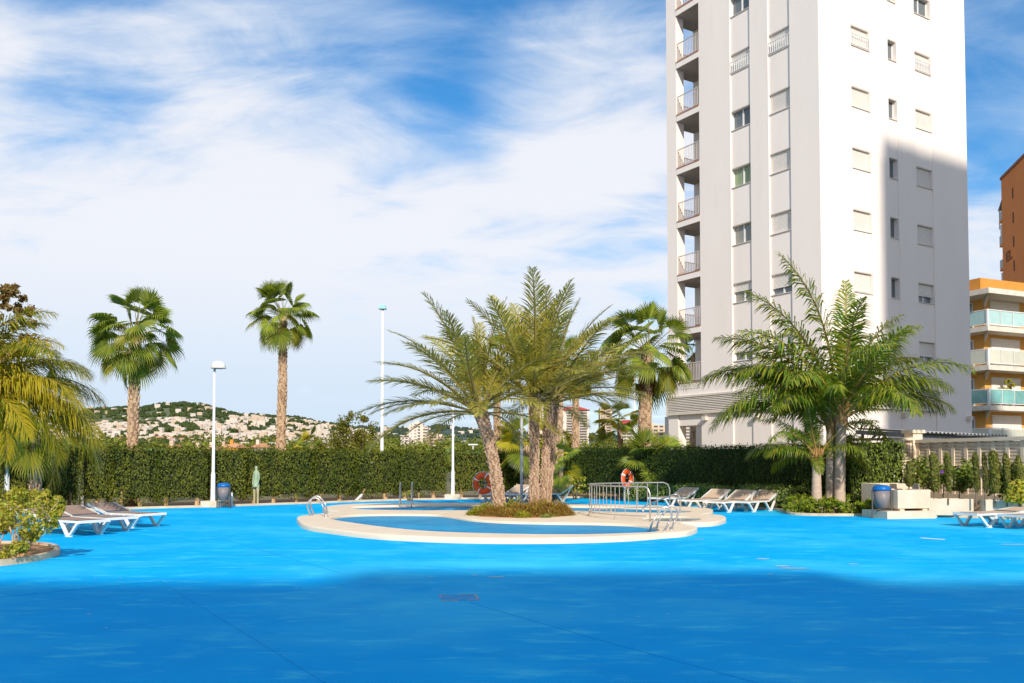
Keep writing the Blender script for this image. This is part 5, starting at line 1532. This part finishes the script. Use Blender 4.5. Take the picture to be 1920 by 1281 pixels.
# --- carport canopies
def canopy(name, label, A, B, C, low=False):
    """corrugated sheet: A,B one eave end, B->C the long front edge"""
    A, B, C = Vector(A), Vector(B), Vector(C)
    root = thing(name, label, 'canopy', (B.x, B.y, 0)); O = Vector((B.x, B.y, 0))
    D = A + (C-B); ln = (C-B).length; n = int(ln/.075)
    vs, fs = [], []
    for i in range(n+1):
        t = i/n; dz = .028 if i % 4 in (0, 1) else -.028
        vs += [B+(C-B)*t-O+Vector((0,0,dz)), A+(D-A)*t-O+Vector((0,0,dz))]
    for i in range(n): fs.append((2*i, 2*i+2, 2*i+3, 2*i+1))
    m = MB(); m.add(vs, fs); k = len(vs); m.add([v-Vector((0,0,.012)) for v in vs], [(a, d_, c, b) for a, b, c, d_ in fs]); m.build('roof_sheet', M['darkmetal' if low else 'roofgrey'], root)
    m = MB(); dz = Vector((0,0,-.14)); inn = (A-B).normalized()*.25
    m.bar(B-O+dz, A-O+dz, .06, .16); m.bar(B-O+dz+inn, C-O+dz+inn, .06, .14); m.bar(A-O+dz-inn, D-O+dz-inn, .06, .14); m.build('beam', M['darkmetal'], root)
    for t in (.06, .5, .94):
        m = MB(); q = A+(D-A)*t-O; m.bar((q.x,q.y,0), q+dz, .09, .09); m.bar(q+Vector((0,0,-.6)), q+(B-A)*.3+dz, .05, .06); m.build('post', M['darkmetal'], root)
    return root
B_ = at(1715, 809.5, 31); C_ = at(1890, 817, 35.6)
canopy('carport', 'grey corrugated carport roof on dark frame before the white tower', at(1605, 803.5, 33.2), B_, C_)
B_ = at(1052, 850.5, 41.5); C_ = at(1172, 850.0, 41)
canopy('carport', 'low dark corrugated shelter roof edge behind the central hedge', (B_.x-.2, B_.y+3, B_.z+.18), B_, C_, True)

# ------------------------------------------------------------------ hedges
def back(pts, off):
    P = [Vector((p[0], p[1], 0)) for p in pts]; out = []
    for i, p in enumerate(P):
        t = (P[min(i+1, len(P)-1)]-P[max(i-1, 0)]).normalized(); out.append(p+Vector((-t.y, t.x, 0))*off)
    return out
K = lambda *ps: [gp(*p) for p in ps]
hp = back([Vector((-24,18.5,0))]+K((60,962.5),(165,957.5)), .85)
hedge('clipped_hedge', 'clipped hedge section behind the left loungers under the yellow palm', hp, 1.86, .95, M['l_hedge'], 430, seed=1)
hp = back(K((168,957.4),(215,956),(300,953.5),(392,951.2)), .8)
hedge('clipped_hedge', 'clipped hedge section around the tall fan palm trunk left of dome lamp', hp, 1.88, .9, M['l_hedge'], 440, seed=5, gaps=.68)
hp = back(K((404,950.8),(466.5,949)), .8)
hedge('clipped_hedge', 'short browned hedge section between dome lamp and the garden figure', hp, 1.80, .9, M['l_hedge'], 440, seed=9, gaps=.9)
hp = back(K((472.5,948.3),(600,944.2),(680,941),(760,938.5),(845,936.6)), .8)
hedge('clipped_hedge', 'long clipped hedge section behind the rear pool', hp, 1.87, .9, M['l_hedge'], 440, seed=13, gaps=.95)
hp = back(K((855,936.5),(960,935.5),(1052,934.2)), .8)
hedge('clipped_hedge', 'clipped hedge section behind the leaning date palm and grey post', hp, 1.85, .9, M['l_hedge'], 440, seed=17, gaps=.8)
D0, D1 = Vector((2.04, 37.4, 0)), Vector((10.1, 26.35, 0))
hedge('dark_hedge', 'tall dark clipped hedge running from the palms to the white tower', [D0, D1], 1.95, .85, M['l_hedgeshade'], 460, lift=.1, seed=21, gaps=1.3, flat=True, upw=1.4, gapdepth=.06)
M['l_hedgesunlit'] = leaf('sunlit_hedge_sprays', [(.035,.065,.010),(.07,.105,.014),(.11,.15,.02)], .24, .5, .25, patch=1.2)  # greener, lighter copy for the end block, sunlight put into its colour
hedge('dark_hedge', 'sunlit green hedge end block beside the queen palms and stone planters', [Vector((9.9, 26.2, 0)), Vector((11.45, 26.1, 0))], 2.03, .9, M['l_hedgesunlit'], 380, lift=.08, seed=25, gaps=1.1, flat=True, upw=1.4, gapdepth=.08)
hp = back(K((1168,940),(1250,943.5),(1300,948),(1400,953.5),(1475,959)), .55)
hedge('low_hedge', 'low rounded grey green hedge behind the right row of loungers', hp, .64, .95, M['l_low'], 620, lift=.0, seed=31, gaps=3.0, spray=.075, stems=False, upw=.2)

# island bed on the left with its shrubs
ib = [gp(*p) for p in ((-260,1075),(-120,1071),(0,1061),(60,1053),(98,1044),(107,1038),(100,1031),(70,1026),(0,1024),(-120,1024),(-260,1030))]
ibs = smooth_poly(ib, 4, True)
tag(ribbon(ibs+[ibs[0]], -.045, .045, -.01, .09).build('bed_kerb', M['kerb']), kind='structure')
m = MB(); m.prism([(p.x,p.y) for p in ibs], .002, .05); tag(m.build('bed_soil', M['soil']), kind='structure')
random.seed(3); rng = np.random.default_rng(11)
def shrub(name, label, px, py, parts, stems, mtl, size, n_per, cat='shrub', z0=.05):
    b = gp(px, py, z0); root = thing(name, label, cat, b)
    cl = []
    for qx, qy, rp in parts:
        p = at(qx, qy, b.y+random.uniform(-.3, .3)); r = rp/F_PX*b.y
        cl.append(((p.x-b.x, p.y-b.y, p.z-b.z), (r, r, r*.85)))
    tag(link('crown', crown_mesh('crown', cl, n_per, size, mtl, .62, shell=.35), root), kind='stuff')
    for i, (qx, qy) in enumerate(stems):
        p = at(qx, qy, b.y+random.uniform(-.15, .15)) - b
        m = MB(); m.tube([(random.uniform(-.06,.06), random.uniform(-.06,.06), -.03), p*.45+Vector((.02*(-1)**i,0,.0)), p], [.020,.014,.006], 6); m.build('branch', M['palestem'], root)
    return root
shrub('rounded_shrub', 'rounded yellow green shrub in the kerbed bed at left edge', 30, 1045,
      [(20,950,22),(42,938,20),(75,938,20),(98,946,15),(112,953,9),(28,972,22),(60,962,22),(88,968,18),(50,988,18),(78,992,14),(12,982,18),(62,1006,10),(98,982,10),(5,960,18),(62,926,11),(35,925,12),(108,936,7),(116,944,6),(84,926,8),(20,930,10),(48,1004,9),(104,964,9)],
      [(10,960),(30,940),(55,940),(80,955),(98,965),(110,940),(60,985),(40,960)], M['l_yel'], .062, 130)
shrub('small_shrub', 'small low shrub at the foot of the rounded shrub', 22, 1052, [(22,1030,13),(38,1022,13),(10,1042,9),(45,1030,8)], [(20,1030),(38,1025)], M['l_green'], .06, 110)
shrub('dark_shrub', 'dark stemmed shrub partly cut off by the left picture edge', -15, 1040, [(-15,975,34),(-5,950,28),(-35,950,30),(5,985,16)], [(5,985),(-2,990),(-15,970),(-30,960),(8,1000)], M['l_bush'], .075, 170)

# flower bed under the queen palms
random.seed(5)
fl = [(1484,962),(1496,964.5),(1512,965.5),(1528,966),(1545,966.3),(1562,966.5),(1580,966.5),(1598,966.5),(1614,966.3),(1628,966),(1500,960.5),(1545,961),(1590,961.5),(1615,961.5)]
for i, (px, py) in enumerate(fl):
    b = gp(px, py)
    bush('flowering_shrub', 'low green and rusty red leaved shrub in the kerbed flower bed', 'shrub', b, random.uniform(.42, .62), random.uniform(.5, .75), M['l_flower'], 16, 50, .085, 4, group='low shrubs of the flower bed', low=.1)

# planting of the palm island: dry mounds with green tufts
def strands(name, centres, n, ln, material, spread=1.0, wid=.014, parent=None):
    C = np.asarray(centres)[rng.integers(0, len(centres), n)]
    th = rng.uniform(0, 2*np.pi, n); r = np.sqrt(rng.random(n))*C[:, 3]
    b = C[:, :3] + np.stack([r*np.cos(th), r*np.sin(th), 0*r], 1); b[:, 2] += rng.uniform(0, 1, n)*C[:, 4]*np.clip(1-(r/C[:, 3])**2, 0, 1)
    d_ = np.stack([np.cos(th)*spread*.9+rng.normal(0, .5, n), np.sin(th)*spread*.9+rng.normal(0, .5, n), rng.uniform(.1, 1.1, n)], 1); d_ /= np.linalg.norm(d_, axis=1, keepdims=True)
    L = (rng.uniform(.5, 1.2, n)*ln)[:, None]
    s = np.cross(d_, [0, 0, 1.]); s /= np.linalg.norm(s, axis=1, keepdims=True)+1e-9
    m_ = b+d_*L*.55; t = b+d_*L + np.array([0, 0, -.35])*L
    V = np.stack([b-s*wid, b+s*wid, m_+s*wid*.8, m_-s*wid*.8, t], 1).reshape(-1, 3)
    q = np.arange(n)[:, None]*5
    Fq = np.concatenate([q+[0, 1, 2, 3], q+[3, 2, 4, 4]])
    me = bpy.data.meshes.new(name); me.from_pydata(V.tolist(), [], [tuple(dict.fromkeys(f)) for f in Fq.tolist()]); me.materials.append(material); me.update()
    return tag(link(name, me, parent), kind='stuff')
def isl(px, py, r, h): p = gp(px, py, .13); return (p.x, p.y, .10, r, h)
strands('dry_ground_cover', [isl(935,964.5,.45,.22),(*isl(975,964.5,.5,.3),),isl(1010,964.5,.5,.42),isl(1040,964.5,.45,.36),isl(1000,966,.45,.2),isl(960,967,.35,.15),isl(1050,963,.3,.3),isl(920,965,.3,.15),isl(1030,966,.3,.2)], 13000, .22, M['l_dry'], .8, .009)
strands('green_ground_cover', [isl(905,963,.36,.30),isl(895,964.5,.25,.2),isl(970,963,.35,.42),isl(955,963,.3,.4),isl(980,969,.16,.12),isl(1020,963,.3,.4),isl(915,963,.3,.3)], 3200, .20, M['l_green'], .7, .012)
strands('grey_ground_cover', [isl(1035,967,.14,.08),isl(1022,969,.12,.06)], 350, .12, M['l_low'], .8, .012)

# ------------------------------------------------------------------ date palms of the island
DG = 'date palms on the pool island'
def base_top(bx, by, tx, ty, z=.10):
    b = gp(bx, by, z); return b, at(tx, ty, b.y)
b, t = base_top(938, 963, 899, 768)
feather_palm('feathery date palm leaning left with arching fronds over the rear pool', b, t, 31, 3.05, 'date', .165, .16, bow=(.10,0), group=DG, seed=4, emin=2,
             extra=((3.05,24,3.35),(3.35,8,3.2),(2.75,40,3.3),(3.2,48,3.1),(2.9,62,3.1),(3.5,30,3.0),(3.14,10,3.25),(2.7,15,3.0)), az0=.3, spread0=84)
b, t = base_top(1001, 963, 1003, 742)
feather_palm('upright date palm with the straightest trunk on the pool island', b, t, 23, 3.1, 'date', .125, .125, group=DG, seed=8, emin=14, extra=((.3,60,3.6),(1.6,75,3.6),(4.4,78,3.7)))
b, t = base_top(1017, 962, 1030, 752)
feather_palm('date palm with trunk touching the straight one on its right side', b, t, 17, 2.9, 'date', .105, .105, bow=(.0,0), group=DG, seed=15, emin=6, extra=((.0,34,2.9),(.2,52,3.1),(-.2,20,2.8),(.1,70,3.5)))
b, t = base_top(1026, 960, 1043, 738)
feather_palm('dark slim date palm trunk half hidden behind the touching pair', b, t, 9, 2.8, 'date', .075, .085, group=DG, seed=22, emin=0, extra=((.1,24,2.8),(.0,44,3.0)))

# ------------------------------------------------------------------ fan palms
FG = 'fan palms around the pool'
def fanp(label, px, Y, tx, ty, n, sc, r0, r1, **kw):
    b = at(px, 900, Y); b.z = 0; t = at(tx, ty, Y)
    return fan_palm(label, b, t, n, sc, r0, r1, group=FG, **kw)
fanp('tall fan palm with shaggy crown rising from the hedge at far left', 246, 29.2, 254, 628, 40, .86, .175, .165, seed=2, emin=-62, dead=9)
fanp('tall fan palm with slim trunk standing between the two lamps', 521, 40, 530, 592, 38, .90, .22, .175, seed=6, emin=-50, dead=6, bow=(.08,0))
fanp('stout fan palm in front of the white tower balconies', 1203, 38, 1214, 660, 36, 1.22, .31, .27, seed=9, emin=-55, dead=10)
fanp('slim fan palm before the red roofed tower', 1078, 42, 1080, 690, 26, .80, .17, .15, seed=12, emin=-60, dead=12)
fanp('slim fan palm whose crown hides behind the leaning date palm', 934, 42, 931, 690, 24, .85, .18, .16, seed=14, emin=-60, dead=9)
fanp('fan palm with orange brown trunk right of the date palm pair', 1046, 34.5, 1047, 690, 18, .75, .19, .17, seed=17, emin=-30, dead=6)
fanp('young thin fan palm standing between two pale towers', 1160, 44, 1161, 792, 15, .82, .08, .06, kind='fanyoung', seed=19, emin=-25, dead=1, emax=80)
fanp('bushy low fan palm with a bright yellow frond beside life ring', 1224, 33.4, 1224, 868, 20, .80, .17, .15, kind='fanyoung', seed=24, emin=-45, dead=3, emax=84)
fanp('bushy fan palm behind the grey post on the island', 990, 35.2, 988, 838, 20, .80, .14, .12, kind='fanyoung', seed=27, emin=-35, dead=2)
fanp('low fan palm with yellow fronds right of the date palm pair', 1046, 33.0, 1046, 868, 12, .62, .20, .16, kind='fanyoung', seed=29, emin=-50, dead=3)
fanp('dark fan palm seen through the lower terrace of the tower', 1299, 57, 1301, 668, 20, .95, .20, .17, seed=31, emin=-50, dead=4)
fanp('dark fan palm behind the yellow fronds at the left edge', 66, 25.5, 72, 792, 18, .85, .16, .14, seed=33, emin=-60, dead=8)
fanp('low fan palm tuft poking above hedge between palm and bush', 585, 40, 585, 838, 9, .5, .06, .05, kind='fanyoung', seed=35, emin=10, dead=0)

# ------------------------------------------------------------------ queen palms
QG = 'queen palms by the flower bed'
b, t = base_top(1574, 962, 1577, 778, 0)
feather_palm('tall queen palm with smooth trunk on the right of the pair', b, t, 15, 3.6, 'queen', .15, .15, 'bark_smooth', 'smooth', group=QG, seed=41, emin=24, spread0=76, name='queen_palm', sheath=True,
             extra=((3.0,52,4.6),(3.3,34,4.1),(3.14,66,4.5),(.1,50,3.5),(-.2,36,3.3),(.3,62,3.7),(-.5,52,3.3),(2.8,88,5.6),(1.5,84,4.6),(3.0,74,4.8),(.2,76,4.1),(3.5,58,4.3),(2.7,46,4.4),(4.6,70,4.0)))
b, t = base_top(1557, 961, 1558, 795, 0)
feather_palm('queen palm with smooth trunk on the left of the pair', b, t, 9, 3.5, 'queen', .135, .13, 'bark_smooth', 'smooth', group=QG, seed=43, emin=28, spread0=64, name='queen_palm', sheath=True, extra=((2.9,36,3.9),(3.4,54,3.8),(3.1,32,3.7),(2.6,60,3.8)))
b, t = base_top(1531, 962, 1531, 856, 0)
feather_palm('short queen palm with ragged trunk left of the smooth pair', b, t, 16, 2.1, 'queen', .16, .11, 'bark_smooth', 'smooth', group=QG, seed=45, emin=15, name='queen_palm', sheath=True)
b = at(-85, 900, 18.6); b.z = 0; t = at(-68, 775, 18.6)
feather_palm('yellowish feathery palm reaching in from the left picture edge', b, t, 24, 2.9, 'queenyel', .16, .15, 'bark_smooth', 'smooth', seed=47, emin=0, name='feather_palm', sheath=True,
             extra=((-.1,72,3.1),(.15,62,3.0),(-.35,50,2.8),(.35,40,2.9),(0,30,2.9),(-.2,16,2.9),(.25,8,2.8),(-.6,28,2.7),(.6,66,3.0),(-.9,50,2.8),(.05,84,3.4),(-.1,34,3.5),(.12,24,3.4),(-.3,44,3.3),(.0,56,3.2)))

# ------------------------------------------------------------------ trees behind the hedge
rng = np.random.default_rng(23); random.seed(9)
def bigbush(name, label, px, Y, top_py, wpx, mtl, cat='tree', low=.3, **kw):
    b = at(px, 900, Y); b.z = 0; h = at(px, top_py, Y).z
    return bush(name, label, cat, b, h, wpx/F_PX*Y, mtl, low=low, **kw)
bigbush('leafy_tree', 'broad bushy green tree right of the second fan palm', 655, 43, 770, 128, M['l_bush'], n_clump=46, n_per=110, size=.13, stems=8, low=.3, clump=.2)
bigbush('purple_shrub', 'purple leaved shrub beside the leaning date palm trunk', 943, 41, 797, 44, M['l_purple'], cat='shrub', n_clump=20, n_per=70, size=.11)
bigbush('eucalyptus', 'brownish loose tree showing above the yellow palm at left edge', 12, 40, 532, 105, M['l_eucalypt'], n_clump=44, n_per=80, size=.20, low=.66, stems=5, clump=.15, droop=.8)
bigbush('leafy_shrub', 'leafy yellow green shrub before the dark hedge near twin palms', 1078, 34.6, 893, 66, M['l_yel'], cat='shrub', n_clump=16, n_per=24, size=.10, low=.35)
bigbush('leafy_shrub', 'small yellow green shrub between grey post and twin palms', 984, 35.0, 893, 34, M['l_yel'], cat='shrub', n_clump=9, n_per=22, size=.10, low=.35)
bigbush('leafy_shrub', 'small sprout beside the rear pool ladder by the hedge', 766, 33.0, 914, 24, M['l_yel'], cat='shrub', n_clump=7, n_per=18, size=.08, low=.1)
bigbush('leafy_tree', 'rounded green tree behind the dark shelter roof', 1065, 52, 806, 60, M['l_bush'], n_clump=24, n_per=90, size=.14)
bigbush('leafy_tree', 'dark green tree behind the young thin fan palm', 1125, 55, 812, 70, M['l_bush'], n_clump=24, n_per=80, size=.15)
bigbush('leafy_tree', 'green tree showing through the tower portico', 1287, 62, 828, 40, M['l_bush'], n_clump=16, n_per=60, size=.15)
bigbush('leafy_tree', 'low green tree behind the left tall fan palm trunk', 215, 38, 832, 80, M['l_bush'], n_clump=26, n_per=90, size=.12)
bigbush('leafy_tree', 'low green bush showing above hedge right of tall fan palm', 280, 37, 838, 60, M['l_bush'], n_clump=20, n_per=80, size=.12)
bigbush('leafy_tree', 'low bright bush above the hedge beside slim fan palm', 555, 39, 834, 56, M['l_yel'], n_clump=18, n_per=50, size=.14)
bigbush('cypress_tree', 'dark narrow bush beside the yellow palm fronds', 105, 30, 836, 46, M['l_hedgeshade'], n_clump=18, n_per=110, size=.12)

# pine woods between the hedge and the hillside
P, Rr = [], []
for i in range(520):
    dd = 75*math.exp(random.uniform(0, 2.25)); px = random.uniform(-260, 1330)
    ytop = random.uniform(836, 858) if px < 720 else random.uniform(830, 852)
    if dd > 260: ytop = random.uniform(816, 842)
    H = CAM_H + (865-ytop)/F_PX*dd
    r = min(H*.5, random.uniform(.02, .036)*min(dd, 260) if dd < 260 else random.uniform(4, 7))
    P.append(((px-960)/F_PX*dd, dd, H-r*.8)); Rr.append(r)
P = np.array(P); Rr = np.array(Rr)
blobs('pine_wood_inside', P-np.array([0,0,.3])*Rr[:, None], Rr*.78, M['l_pine'])
n_per = 190
d_ = rng.normal(size=(len(P), n_per, 3)); d_ /= np.linalg.norm(d_, axis=2, keepdims=True)
lump = 1+.28*np.sin(d_[:, :, :1]*5+P[:, None, :1])*np.cos(d_[:, :, 1:2]*4+d_[:, :, 2:]*5)
C = (P[:, None, :] + d_*np.array([1, 1, .85])*(Rr[:, None, None]*lump*rng.uniform(.82, 1.08, (len(P), n_per, 1)))).reshape(-1, 3)
V, Fq = cards(C, np.repeat(Rr, n_per)*rng.uniform(.14, .34, len(C)), .6, d_.reshape(-1, 3)*.8+np.array([0, 0, .3]), .6)
tag(link('pine_wood', np_mesh('pine_wood', V, Fq, M['l_pine'])), kind='stuff')

def villa(px, py_top, D, wpx, label, wall='far_cream', roof='far_tile', rz=0.0):
    p = at(px, 860, D); H = at(px, py_top, D).z; w = wpx/F_PX*D
    root = thing('villa', label, 'house', (p.x, D, 0), rz, 'villas among the pines')
    hr = min(1.4, H*.25); hw = H-hr
    m = MB(); m.box((-w/2,-4,0), (w/2,4,hw)); m.build('wall', M[wall], root)
    m = MB(); m.add([(-w/2-.4,-4.4,hw),(w/2+.4,-4.4,hw),(w/2+.4,4.4,hw),(-w/2-.4,4.4,hw),(-w*.2,0,H),(w*.2,0,H)], [(0,1,5,4),(1,2,5),(2,3,4,5),(3,0,4),(3,2,1,0)]); ro = m.build('roof', M[roof], root)
    m = MB(); m.box((-w*.3,-1.2,hw+.2), (-w*.3+.9,-.3,H+1.0)); m.build('chimney', M[wall], ro)
    for k in range(3):
        m = MB(); x = -w*.32+k*w*.3; m.box((x,-4.06,hw-2.3), (x+1.3,-3.9,hw-.9)); m.build('window', M['far_dark'], root)
for a in ((330,834,210,30,'terracotta roofed villa with chimney left of the dome lamp'),(402,836,240,22,'pale villa just right of the dome lamp pole'),(441,831,260,26,'orange villa among pines right of the dome lamp'),
          (424,833,300,20,'small pale villa with pink roof among pines'),(492,831,260,34,'white villa with terracotta roof left of slim fan palm'),(375,838,220,18,'low pale villa behind the hedge left of lamp')):
    villa(*a[:4], a[4], 'far_white' if 'white' in a[4] else ('orange' if 'orange' in a[4] else 'far_cream'))
p = at(290, 843, 120)
m = MB(); w = 26/F_PX*120; m.box((-w/2,-1.5,0),(w/2,1.5,p.z)); m.box((-w/2+.1,-1.4,p.z),(w/2-.1,1.4,p.z+.2))
tag(m.build('green_container', mat('pale_green_sheet', (.30,.62,.22), None, .5), None, (p.x, 120, 0)), 'bright pale green box roof just above the hedge', 'container')
p = at(848, 848, 130); m = MB(); m.add([(-4,-1,p.z),(4.5,-1,p.z-.1),(4.5,1.5,p.z+.3),(-4,1.5,p.z+.4)], [(0,1,2,3)]); m.box((-4,-.9,0),(4.4,1.4,p.z-.15))
tag(m.build('green_shelter', M['green_awning'], None, (p.x, 130, 0)), 'green sheet roof above the hedge near the second lamp pole', 'shelter')

# ------------------------------------------------------------------ far apartment blocks
def far_block(name, label, px0, px1, py, D, dep, wall, cols, floors, roof=None, rz=0.0, fh=None, ochre=None, top=None, slabs=True):
    a, b = at(px0, py, D), at(px1, py, D); H = a.z; w = b.x-a.x
    root = thing(name, label, 'apartment block', ((a.x+b.x)/2, D, 0), rz)
    fh = fh or H/floors
    m = MB(); m.box((-w/2, 0, 0), (w/2, dep, H)); m.build('wall', M[wall], root)
    wn = MB(); sl = MB()
    for i in range(floors):
        z = H-(i+1)*fh+fh*.35
        if z < 0: break
        for c0, c1, kind in cols:
            x0, x1 = -w/2+c0*w, -w/2+c1*w
            wn.box((x0,-.12,z), (x1,.05,z+fh*.48))
            if kind == 'b': sl.box((x0-.6,-1.5,z-fh*.30), (x1+.6,-.125,z+fh*.06))
    tag(wn.build('window', M['far_dark'], root), kind='stuff')
    if sl.v: tag(sl.build('balcony', M[wall], root), kind='stuff')
    if ochre:
        m = MB(); m.box((-w/2+ochre[0]*w,-.5,0), (-w/2+ochre[1]*w,-.13,H*.93)); m.build('ochre_strip', M['far_ochre'], root)
    if roof:
        m = MB(); r = roof*D/F_PX; m.add([(-w/2-2,-2,H),(w/2+2,-2,H),(w/2+2,dep+2,H),(-w/2-2,dep+2,H),(-w*.30,dep*.4,H+r),(w*.18,dep*.4,H+r)], [(0,1,5,4),(1,2,5),(2,3,4,5),(3,0,4),(3,2,1,0)]); m.build('roof', M['far_red'], root)
    if top:
        m = MB(); m.box((-w/2+top[0]*w, 3, H), (-w/2+top[1]*w, dep-2, H+top[2]*D/F_PX)); m.build('lift_housing', M[wall], root)
    return root
far_block('far_tower', 'tall cream apartment tower left of the second lamp pole', 767, 793, 794, 1000, 16, 'far_white', ((.14,.18,'w'),(.38,.42,'w'),(.46,.52,'w'),(.66,.78,'b')), 13, top=(.38,.75,5))
far_block('far_tower', 'ochre striped wing attached to the cream tower', 787, 801.5, 799, 1001, 16, 'far_white', ((.02,.12,'w'),(.50,.62,'b'),(.72,.95,'b')), 12, ochre=(.14,.48))
far_block('far_block', 'lower white apartment wing left of the cream tower', 751, 767.4, 820, 985, 16, 'far_white', ((.22,.36,'w'),(.56,.80,'b')), 8)
far_block('far_block', 'peach stepped apartment block right of the cream tower', 798, 821, 813, 985, 18, 'far_cream', ((.12,.2,'w'),(.36,.60,'b'),(.68,.86,'b')), 9, top=(.3,.7,2))
far_block('far_block', 'low peach annex at the right of the stepped block', 821, 832, 818, 990, 16, 'far_cream', ((.1,.4,'b'),(.5,.9,'b')), 8)
far_block('red_roof_tower', 'white apartment tower with a red hipped roof between palm trunks', 1054, 1104, 769, 1100, 24, 'far_white', ((.18,.36,'b'),(.42,.60,'b'),(.66,.92,'b')), 20, roof=7)
far_block('far_tower', 'cream apartment tower left of the twin date palm trunks', 990.5, 1018, 761, 1150, 22, 'far_cream', ((.08,.3,'b'),(.45,.7,'b')), 20)
far_block('far_tower', 'cream apartment tower behind the young thin fan palm', 1125, 1148, 765, 1050, 18, 'far_cream', ((.10,.2,'w'),(.3,.4,'w'),(.55,.85,'b')), 20, top=(.3,.8,2))
far_block('red_roof_tower', 'lower apartment block with red roof behind thin mast', 1164, 1192, 794, 1000, 22, 'far_white', ((.1,.35,'b'),(.45,.7,'b'),(.75,.95,'b')), 12, roof=7)
far_block('far_block', 'tan apartment block left of the tower ground floor', 1212, 1247, 797, 800, 22, 'far_cream', ((.1,.3,'w'),(.4,.6,'w'),(.7,.9,'w')), 10, top=(.2,.6,3))
far_block('far_block', 'white apartment block framed in the tower portico', 1254, 1296, 780, 760, 20, 'far_white', ((.1,.3,'w'),(.40,.58,'w'),(.70,.92,'w')), 15)
far_block('far_block', 'bluish white apartment block at the right of the portico', 1302, 1330, 780, 700, 20, 'far_white', ((.1,.2,'w'),(.3,.5,'w'),(.6,.7,'w')), 14)
